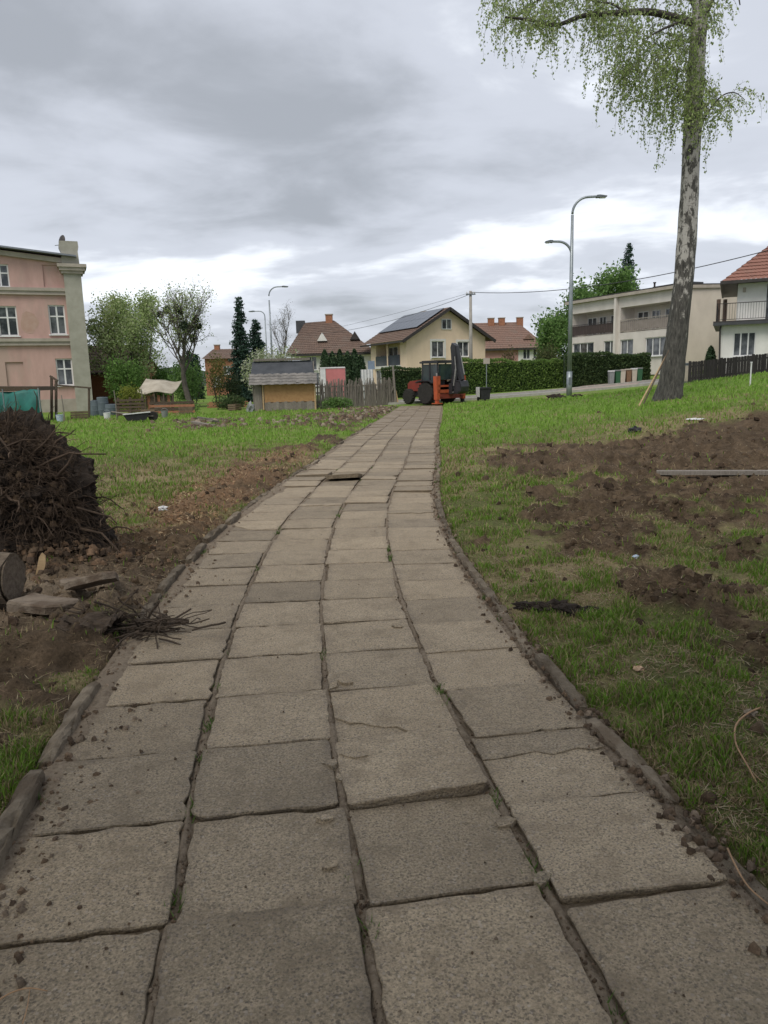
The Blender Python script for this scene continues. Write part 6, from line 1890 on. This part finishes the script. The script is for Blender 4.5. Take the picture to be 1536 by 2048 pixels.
# ---- garden shed
SY = 37.0
q = P(508, 822, SY); gz = float(T(q.x, q.y))
SH = thing('garden_shed', 'ramshackle garden shed with board front and dark felt roof', 'shed', (q.x, SY, gz), math.radians(4))
m_osb = M('chipboard', (.42, .25, .12), (.33, .19, .09), 5, .85, .3, 40)
m_felt = M('roofing_felt', (.045, .05, .058), (.07, .075, .085), 2, .85, .3, 20)
m_slate = M('weathered_sheet', (.22, .205, .19), (.12, .115, .11), 3, .85, .3, 20)
x0, x1 = .55, P(630, 800, SY).x - q.x; hE = P(570, 768, SY).z - gz; hR = P(565, 722, SY + 1.2).z - gz
MB().b2((x0, 0, .42), (x1, .03, hE)).build('front_board', m_osb, SH)
pk = MB().b2((-.07, -.012, 0), (.07, .012, 1)).mesh('plank', m_greywood)
nP = 18
for i in range(nP):
    o = link('plank', pk, SH, loc=(x0 + .08 + (x1 - x0 - .16) * i / (nP - 1), -.02, .0)); o.scale = (1.0, 1, .42 + .03 * math.sin(i * 2.1))
for i in range(4):
    o = link('plank', pk, SH, loc=(.08 + .14 * i, .06 - .01 * i, .0), rot=(0, random.gauss(0, .01), 0)); o.scale = (.95, 1, hE - .02)
for i in range(10):
    o = link('plank', pk, SH, loc=(0, .12 + .2 * i, 0), rot=(0, 0, math.pi / 2)); o.scale = (1.4, 1, hE)
MB().b2((x0 - .1, -.04, 0), (x0 - .03, .04, hE)).b2((x1 - .04, -.04, 0), (x1 + .04, .04, hE)).build('post', m_palewood, SH)
wall(SH, m_greywood, (x1, 0, 0), (0, 1, 0), 2.2, hE); wall(SH, m_greywood, (x1, 2.2, 0), (-1, 0, 0), x1, hE)
sl0, sl1 = (-.15, -.35, hE - .02), (x1 + .12, -.35, hE - .02)
tiles(SH, m_slate, sl0, sl1, (-.15, .35, hE + (hR - hE) * .46), (x1 + .12, .35, hE + (hR - hE) * .46), 'lower_roof', row=.2, col=.4, th=.02)
mb = MB(); mb.add([(-.1, .33, hE + (hR - hE) * .44), (x1 - .02, .33, hE + (hR - hE) * .44), (x1 - .12, 1.15, hR), (-.06, 1.15, hR), (-.1, 2.4, hE), (x1 + .05, 2.4, hE)], [(0, 1, 2, 3), (3, 2, 5, 4)])
o = mb.build('roof', m_felt, SH); md = o.modifiers.new('thick', 'SOLIDIFY'); md.thickness = .05
MB().b2((.0, 1.0, hR + .02), (x1 - .2, 1.35, hR + .13)).build('ridge_boards', m_greywood, SH)
MB().prism([(0, hE), (2.2, hE), (1.15, hR - .05)], .0, .04, 0).prism([(0, hE), (2.2, hE), (1.15, hR - .05)], x1 - .06, x1 - .02, 0).build('gable_boards', m_greywood, SH)
for k in range(3): MB().box((1.4 + .55 * k, -.15 + .12 * (k % 2), hE + .10 + .04 * (k % 2)), (.7, .28, .025), (.55, .05 * k, .1)).build('loose_sheet', m_slate, SH)
crumple('feed_sack', 503, 826, 36.2, .26, m_bgrey, 'grey sack slumped at the corner of the garden shed', 'sack', 44, (.7, .7, 1.1))

# ---- wattle fence of upright sticks
a = P(632, 812, 38.5); b = P(790, 806, 41.5)
WF = thing('stick_fence', 'weathered grey fence of upright sticks between shed and digger', 'fence', (a.x, a.y, 0))
stick = [MB().tube([(0, 0, 0), (.012 * k, 0, .5), (0, .01 * k, 1)], [.032, .03, .018], 5).mesh('stick', m_greywood) for k in range(-1, 3)]
n = 150; rr = random.Random(17)
ht = P(700, 757, 39.5).z
for i in range(n):
    t = i / (n - 1); x_ = (b.x - a.x) * t; y_ = (b.y - a.y) * t; z = float(T(a.x + x_, a.y + y_))
    o = link('stick', stick[rr.randrange(4)], WF, loc=(x_ + rr.gauss(0, .012), y_ + rr.gauss(0, .02), z - .05), rot=(rr.gauss(0, .03), rr.gauss(0, .05), rr.uniform(0, 6)))
    o.scale = (1, 1, (ht - z) * rr.uniform(.82, 1.06))
for hz_ in (.35, .8, 1.1):
    MB().beam((0, .04, float(T(a.x, a.y)) + hz_), (b.x - a.x, b.y - a.y + .04, float(T(b.x, b.y)) + hz_), .03, .07).build('rail', m_greywood, WF)
FP = thing('fence_post', 'pale braced gate post at the end of the stick fence', 'post', (b.x + .05, b.y - .2, 0))
MB().tube([(0, 0, -.1), (-.12, 0, 2.1)], [.07, .055], 8).build('post', m_greywood, FP); MB().beam((-.55, 0, 0), (-.08, 0, 1.1), .06, .06).build('brace', m_greywood, FP); MB().beam((.12, .02, 0), (-.02, .02, .8), .1, .03).build('board', m_palewood, FP)
# ---- red cloth banner and white shed behind
p = P(668, 770, 46); z = float(T(p.x, p.y))
BN = thing('garden_screen', 'pink and white cloth screen behind the stick fence', 'screen', (p.x, 46, z))
m_pinkcl = M('faded_pink_cloth', (.55, .20, .20), (.48, .17, .17), 2, .9)
xa, xb = P(640, 740, 46).x - p.x, P(690, 740, 46).x - p.x; zt_ = P(668, 735, 46).z - z; zb_ = P(668, 765, 46).z - z
MB().b2((xa + .35, -.02, .3), (xb, .02, zt_ - .06)).build('pink_cloth', m_pinkcl, BN); MB().b2((xa, -.03, .2), (xa + .33, .03, zt_)).build('white_panel', m_white, BN); MB().b2((xa, -.05, zt_ - .05), (xb, -.022, zt_ + .03)).build('top_rail', m_white, BN)
for s in (xa, xb): MB().b2((s - .04, .03, 0), (s + .04, .1, zt_)).build('post', m_greywood, BN)
p = P(740, 770, 50); z = float(T(p.x, p.y))
TK = thing('water_tank', 'white cube water tank with grey cage and blue cover behind the stick fence', 'tank', (p.x, 50, z))
zt_ = P(740, 722, 50).z - z; MB().b2((-.55, -.4, .15), (.2, .4, zt_ - .55)).build('tank', m_white, TK); MB().b2((-.1, -.35, zt_ - .55), (.35, .3, zt_)).build('cover', M('blue_tarp', (.22, .28, .36), (.16, .2, .28), 4, .7), TK)
mb = MB()
for k in range(5): mb.beam((-.58 + .2 * k, -.43, 0), (-.58 + .2 * k, -.43, zt_ - .55), .03)
for k in range(3): mb.beam((-.58, -.44, .2 + .4 * k), (.24, -.44, .2 + .4 * k), .03)
mb.build('cage', m_steel, TK)

# ---- allotment clutter at the left
TY = 31.0
m_tarp = M('teal_tarpaulin', (.03, .17, .145), (.02, .11, .10), 2.2, .55, .4, 6)
p = P(38, 828, TY); z = float(T(p.x, p.y))
TT = thing('tarpaulin_shelter', 'teal tarpaulin shelter with a dark ridge by the pink house', 'shelter', (p.x, TY, z))
xa, xb = P(-60, 800, TY).x - p.x, P(84, 800, TY).x - p.x; zt_ = P(40, 782, TY).z - z
mb = MB(); nu, nv = 26, 10; vs_ = []; fs_ = []
for i in range(nu + 1):
    for j in range(nv + 1):
        u = i / nu; v = j / nv
        vs_.append((xa + (xb - xa) * u, -.15 * math.sin(v * 3) - .06 * math.sin(u * 21 + v * 3) - .05 * math.sin(u * 9), zt_ * (1 - v) - .05 * math.sin(u * 5) + .02 * math.sin(u * 17)))
for i in range(nu):
    for j in range(nv):
        o_ = i * (nv + 1) + j; fs_.append((o_, o_ + nv + 1, o_ + nv + 2, o_ + 1))
mb.add(vs_, fs_); o = mb.build('tarpaulin', m_tarp, TT, smooth=True); md = o.modifiers.new('thick', 'SOLIDIFY'); md.thickness = .02
mb = MB(); mb.prism([(xa, zt_), (xb - .05, zt_), (xb - .1, zt_ + .16), (xa, zt_ + .24)], .0, 1.6, 1); mb.build('roof', m_bark, TT)
for s in (xa + .1, (xa + xb) / 2, xb - .02): MB().tube([(s, -.2, 0), (s, -.2, zt_ + .1)], .025, 8).build('pole', m_steel, TT)
# timber frames
def post_frame(u0, u1, vt0, vt1, vb, Y, label, w=.07, top=True, lean=0):
    a = P(u0, vb, Y); b = P(u1, vb, Y); za = float(T(a.x, a.y)); ha = P(u0, vt0, Y); hb = P(u1, vt1, Y)
    t = thing('pergola', label, 'pergola', (a.x, Y, za))
    A0 = Vector((0, 0, 0)); A1 = Vector((ha.x - a.x, 0, ha.z - za)); B0_ = Vector((b.x - a.x, 0, 0)); B1 = Vector((hb.x - a.x, 0, hb.z - za))
    MB().beam(A0, A1, w).build('post', m_brownbark, t); MB().beam(B0_, B1, w).build('post', m_brownbark, t)
    if top: MB().beam(A1 + Vector((-.05, -.04, 0)), B1 + Vector((.1, -.04, 0)), w * .9).build('beam', m_brownbark, t)
    return t
post_frame(103, 112, 752, 762, 835, 33, 'leaning timber frame right of the teal tarpaulin', .09)
post_frame(112, 178, 770, 776, 830, 34.5, 'wide timber frame before the ground floor window of the pink house', .08)
for u, vt, Y, lab in ((236, 780, 32, 'pale thin stake standing in the lawn before the allotment'), (131, 790, 31, 'thin grey stake between the timber frame and the lawn'), (288, 778, 36, 'crooked pale stake beside the yellow green shrub')):
    p = P(u, 862 if Y < 33 else 835, Y); z = float(T(p.x, p.y)); hh = P(u, vt, Y).z - z
    MB().tube([(0, 0, -.1), (.01, 0, hh * .5), (-.02, 0, hh)], [.028, .026, .02], 7).build('garden_stake', m_greywood, None, label=lab, cat='stake', loc=(p.x, Y, z))
# barrels
m_bar = M('barrel_blue_grey', (.12, .15, .17), (.08, .10, .12), 3, .5)
for u, r_, hh, lab in ((192, .28, .75, 'first blue grey barrel at the foot of the pilaster'), (207, .27, .9, 'second taller blue grey barrel beside the pilaster'), (222, .3, .55, 'low dark barrel right of the blue grey ones')):
    p = P(u, 825, 36.5); z = float(T(p.x, p.y)); bt_ = thing('barrel', lab, 'barrel', (p.x, 36.5, z), 0, 'barrels by the pink house')
    MB().lathe([(r_ * .9, 0), (r_ * .95, .03), (r_, hh * .3), (r_ * 1.03, hh * .32), (r_, hh * .35), (r_, hh * .65), (r_ * 1.03, hh * .67), (r_, hh * .7), (r_ * .95, hh - .02), (r_ * .88, hh)], 20).build('drum', m_bar, bt_, smooth=False); MB().lathe([(r_ * .5, hh), (r_ * .5, hh + .03)], 14).build('lid', m_dark, bt_)
# low wall, pallets, boxes, plastic greenhouse
p = P(308, 806, 41); z = float(T(p.x, p.y))
GH = thing('lean_to_shelter', 'low pale sheeted lean-to shelter in the allotment under the shrubs', 'shelter', (p.x, 41, z))
xa, xb = P(272, 780, 41).x - p.x, P(346, 780, 41).x - p.x; zt_ = P(308, 758, 41).z - z
m_poly = M('weathered_sheeting', (.44, .40, .33), (.30, .265, .21), 2.2, .8, .5, 6)
mb = MB(); vs_ = []; fs_ = []; nu = 18; nv = 8
for i in range(nu + 1):
    for j in range(nv + 1):
        u = i / nu; v = j / nv
        vs_.append((xa + (xb - xa) * u + .1 * v, -.2 + 1.8 * v, zt_ * (.62 + .38 * v) - .05 * math.sin(u * 9) - .06 * math.sin(u * 6 + v * 4) - .12 * u))
for i in range(nu):
    for j in range(nv): o_ = i * (nv + 1) + j; fs_.append((o_, o_ + nv + 1, o_ + nv + 2, o_ + 1))
mb.add(vs_, fs_); o = mb.build('sheet', m_poly, GH, smooth=True); md = o.modifiers.new('thick', 'SOLIDIFY'); md.thickness = .03
for k in range(5): MB().beam((xa + (xb - xa) * k / 4, -.1, 0), (xa + (xb - xa) * k / 4, -.1, zt_ * .6 - .12 * k / 4), .07).build('post', m_brownbark, GH)
for k in range(11): MB().b2((xa + (xb - xa) * k / 11, .06, .05), (xa + (xb - xa) * (k + .8) / 11, .09, zt_ * .5 - .1 * (k % 3) * .5)).build('plank', m_brownbark if k % 3 else m_brick, GH)
def junk(name, u, v, Y, d, mat, label, cat, rz=0, tilt=0):
    p = P(u, v, Y); z = float(T(p.x, p.y)); t = thing(name, label, cat, (p.x, Y, z), rz); return t
t = junk('pallet', 262, 828, 35, None, None, 'dark wooden pallet propped beside the low barrel', 'pallet', .1)
for k in range(5): MB().box((0, -.05, .09 + .16 * k), (1.3, .025, .10), (-.2, 0, 0)).build('slat', m_bark, t)
for k in (-.55, 0, .55): MB().box((k, .0, .42), (.09, .09, .9), (-.2, 0, 0)).build('bearer', m_bark, t)
t = junk('pallet', 345, 826, 37, None, None, 'brown wooden pallet wall under the leaning trunk', 'pallet', -.1)
for k in range(4): MB().box((0, 0, .08 + .15 * k), (2.3, .03, .12)).build('slat', m_bark if k % 2 else m_brick, t)
for k in (-1.0, 0, 1.0): MB().box((k, .07, .3), (.09, .1, .62)).build('bearer', m_bark, t)
t = junk('zinc_tub', 322, 812, 38.5, None, None, 'grey zinc tub between the greenhouse and the leaning trunk', 'tub')
MB().lathe([(.42, 0), (.5, .5), (.53, .52), (.5, .55), (.46, .5), (.4, .06)], 20).build('tub', m_metalgrey, t); MB().box((.56, 0, .4), (.04, .2, .05)).build('handle', m_steeldk, t)
t = junk('low_wall', 450, 808, 44, None, None, 'low reddish brick wall in front of the dark shrubs', 'wall')
for r_ in range(4):
    for k in range(9): MB().b2((-1.05 + .255 * k + .12 * (r_ % 2), -.06, .02 + .085 * r_), (-1.05 + .255 * k + .12 * (r_ % 2) + .24, .06, .095 + .085 * r_)).build('brick', m_brick, t)
t = junk('wheelbarrow', 275, 858, 29, None, None, 'overturned dark wheelbarrow with pale edge on the lawn', 'wheelbarrow', .4)
MB().prism([(-.35, .05), (.32, .05), (.48, .36), (-.50, .30)], -.28, .28, 1).build('tray', m_dark, t); MB().beam((-.52, -.3, .31), (.50, -.3, .37), .04).build('tray_rim', m_white, t)
MB().lathe([(.17, -.04), (.19, 0), (.17, .04)], 16, (.62, 0, .19), 'Y').build('wheel', m_tyre, t)
for yy in (-.25, .25): MB().tube([(.62, yy * .2, .19), (0, yy, .25), (-.9, yy * 1.1, .42)], .02, 6).build('handle', m_greywood, t)
# timber offcuts on the lawn
for k, (u, v, Y, L, rz, lab) in enumerate(((420, 850, 27.5, .9, .3, 'upper grey board lying in the rubble on the lawn'), (408, 866, 24.5, .8, -.2, 'lower grey board lying in the rubble on the lawn'), (430, 858, 26, .5, 1.2, 'short crosswise board in the rubble on the lawn'))):
    p = P(u, v, Y); z = float(T(p.x, p.y))
    MB().box((0, 0, 0), (L, .16, .06), (0, .08, 0)).build('offcut_board', m_greywood, None, label=lab, cat='board', loc=(p.x, p.y, z + .09), rot=(.05, .1, rz))
xh, yh = [], []
for (u, v, Y, s, n_) in ((418, 848, 27.5, .7, 260), (405, 866, 24.5, .5, 150), (760, 818, 36, 1.0, 500), (700, 835, 30, 1.2, 400), (640, 850, 26, 1.3, 350), (780, 828, 33, .5, 200)):
    p = P(u, v, Y); xh.append(p.x + RNG.normal(0, s, n_)); yh.append(p.y + RNG.normal(0, s * 1.2, n_))
xh = np.concatenate(xh); yh = np.concatenate(yh); kk = np.abs(xh - cx(yh)) > 1.2; xh, yh = xh[kk], yh[kk]
rad = .04 + .13 * RNG.uniform(0, 1, len(xh)) ** 3
lump_cloud('rubble', np.column_stack([xh, yh, T(xh, yh) + rad * .2]), rad, [(.14, .10, .07), (.10, .075, .055), (.22, .18, .14)], m_clod, 'lumps of soil and rubble left of the far path', 'rubble')

# crates and buckets among the beds
m_crate = M('old_crate', (.20, .15, .10), (.13, .095, .065), 6, .9, .4, 25)
for k, (u, v, Y, lab) in enumerate(((300, 832, 33, 'slatted brown crate standing before the lean-to'), (372, 826, 36, 'slatted crate tipped near the leaning trunk'), (160, 838, 33, 'slatted crate beside the wide timber pergola'), (470, 822, 39, 'slatted crate left of the garden shed'))):
    p = P(u, v, Y); z = float(T(p.x, p.y)); t = thing('crate', lab, 'crate', (p.x, Y, z), .4 * k)
    for j in range(3):
        for s_ in (-.22, .22): MB().b2((-.3, s_ - .01, .03 + .11 * j), (.3, s_ + .01, .11 + .11 * j)).build('slat', m_crate, t)
        for s_ in (-.3, .3): MB().b2((s_ - .01, -.208, .03 + .11 * j), (s_ + .01, .208, .11 + .11 * j)).build('slat', m_crate, t)
    MB().b2((-.285, -.2, .01), (.285, .2, .03)).build('base', m_crate, t)
for k, (u, v, Y, m_, lab) in enumerate(((330, 836, 32, m_bgrey, 'grey bucket on the lawn edge below the lean-to'), (215, 842, 31.5, m_white, 'white bucket left of the pale thin stake'), (120, 842, 30.5, m_blue, 'pale blue bucket beside the teal tarpaulin'))):
    p = P(u, v, Y); z = float(T(p.x, p.y)); t = thing('bucket', lab, 'bucket', (p.x, Y, z))
    MB().lathe([(.11, 0), (.15, .28), (.16, .29), (.145, .28), (.10, .02)], 16).build('pail', m_, t); MB().tube([(.15 * math.cos(a_), 0, .28 + .12 * math.sin(a_)) for a_ in np.linspace(0, math.pi, 9)], .006, 5).build('handle', m_steel, t)
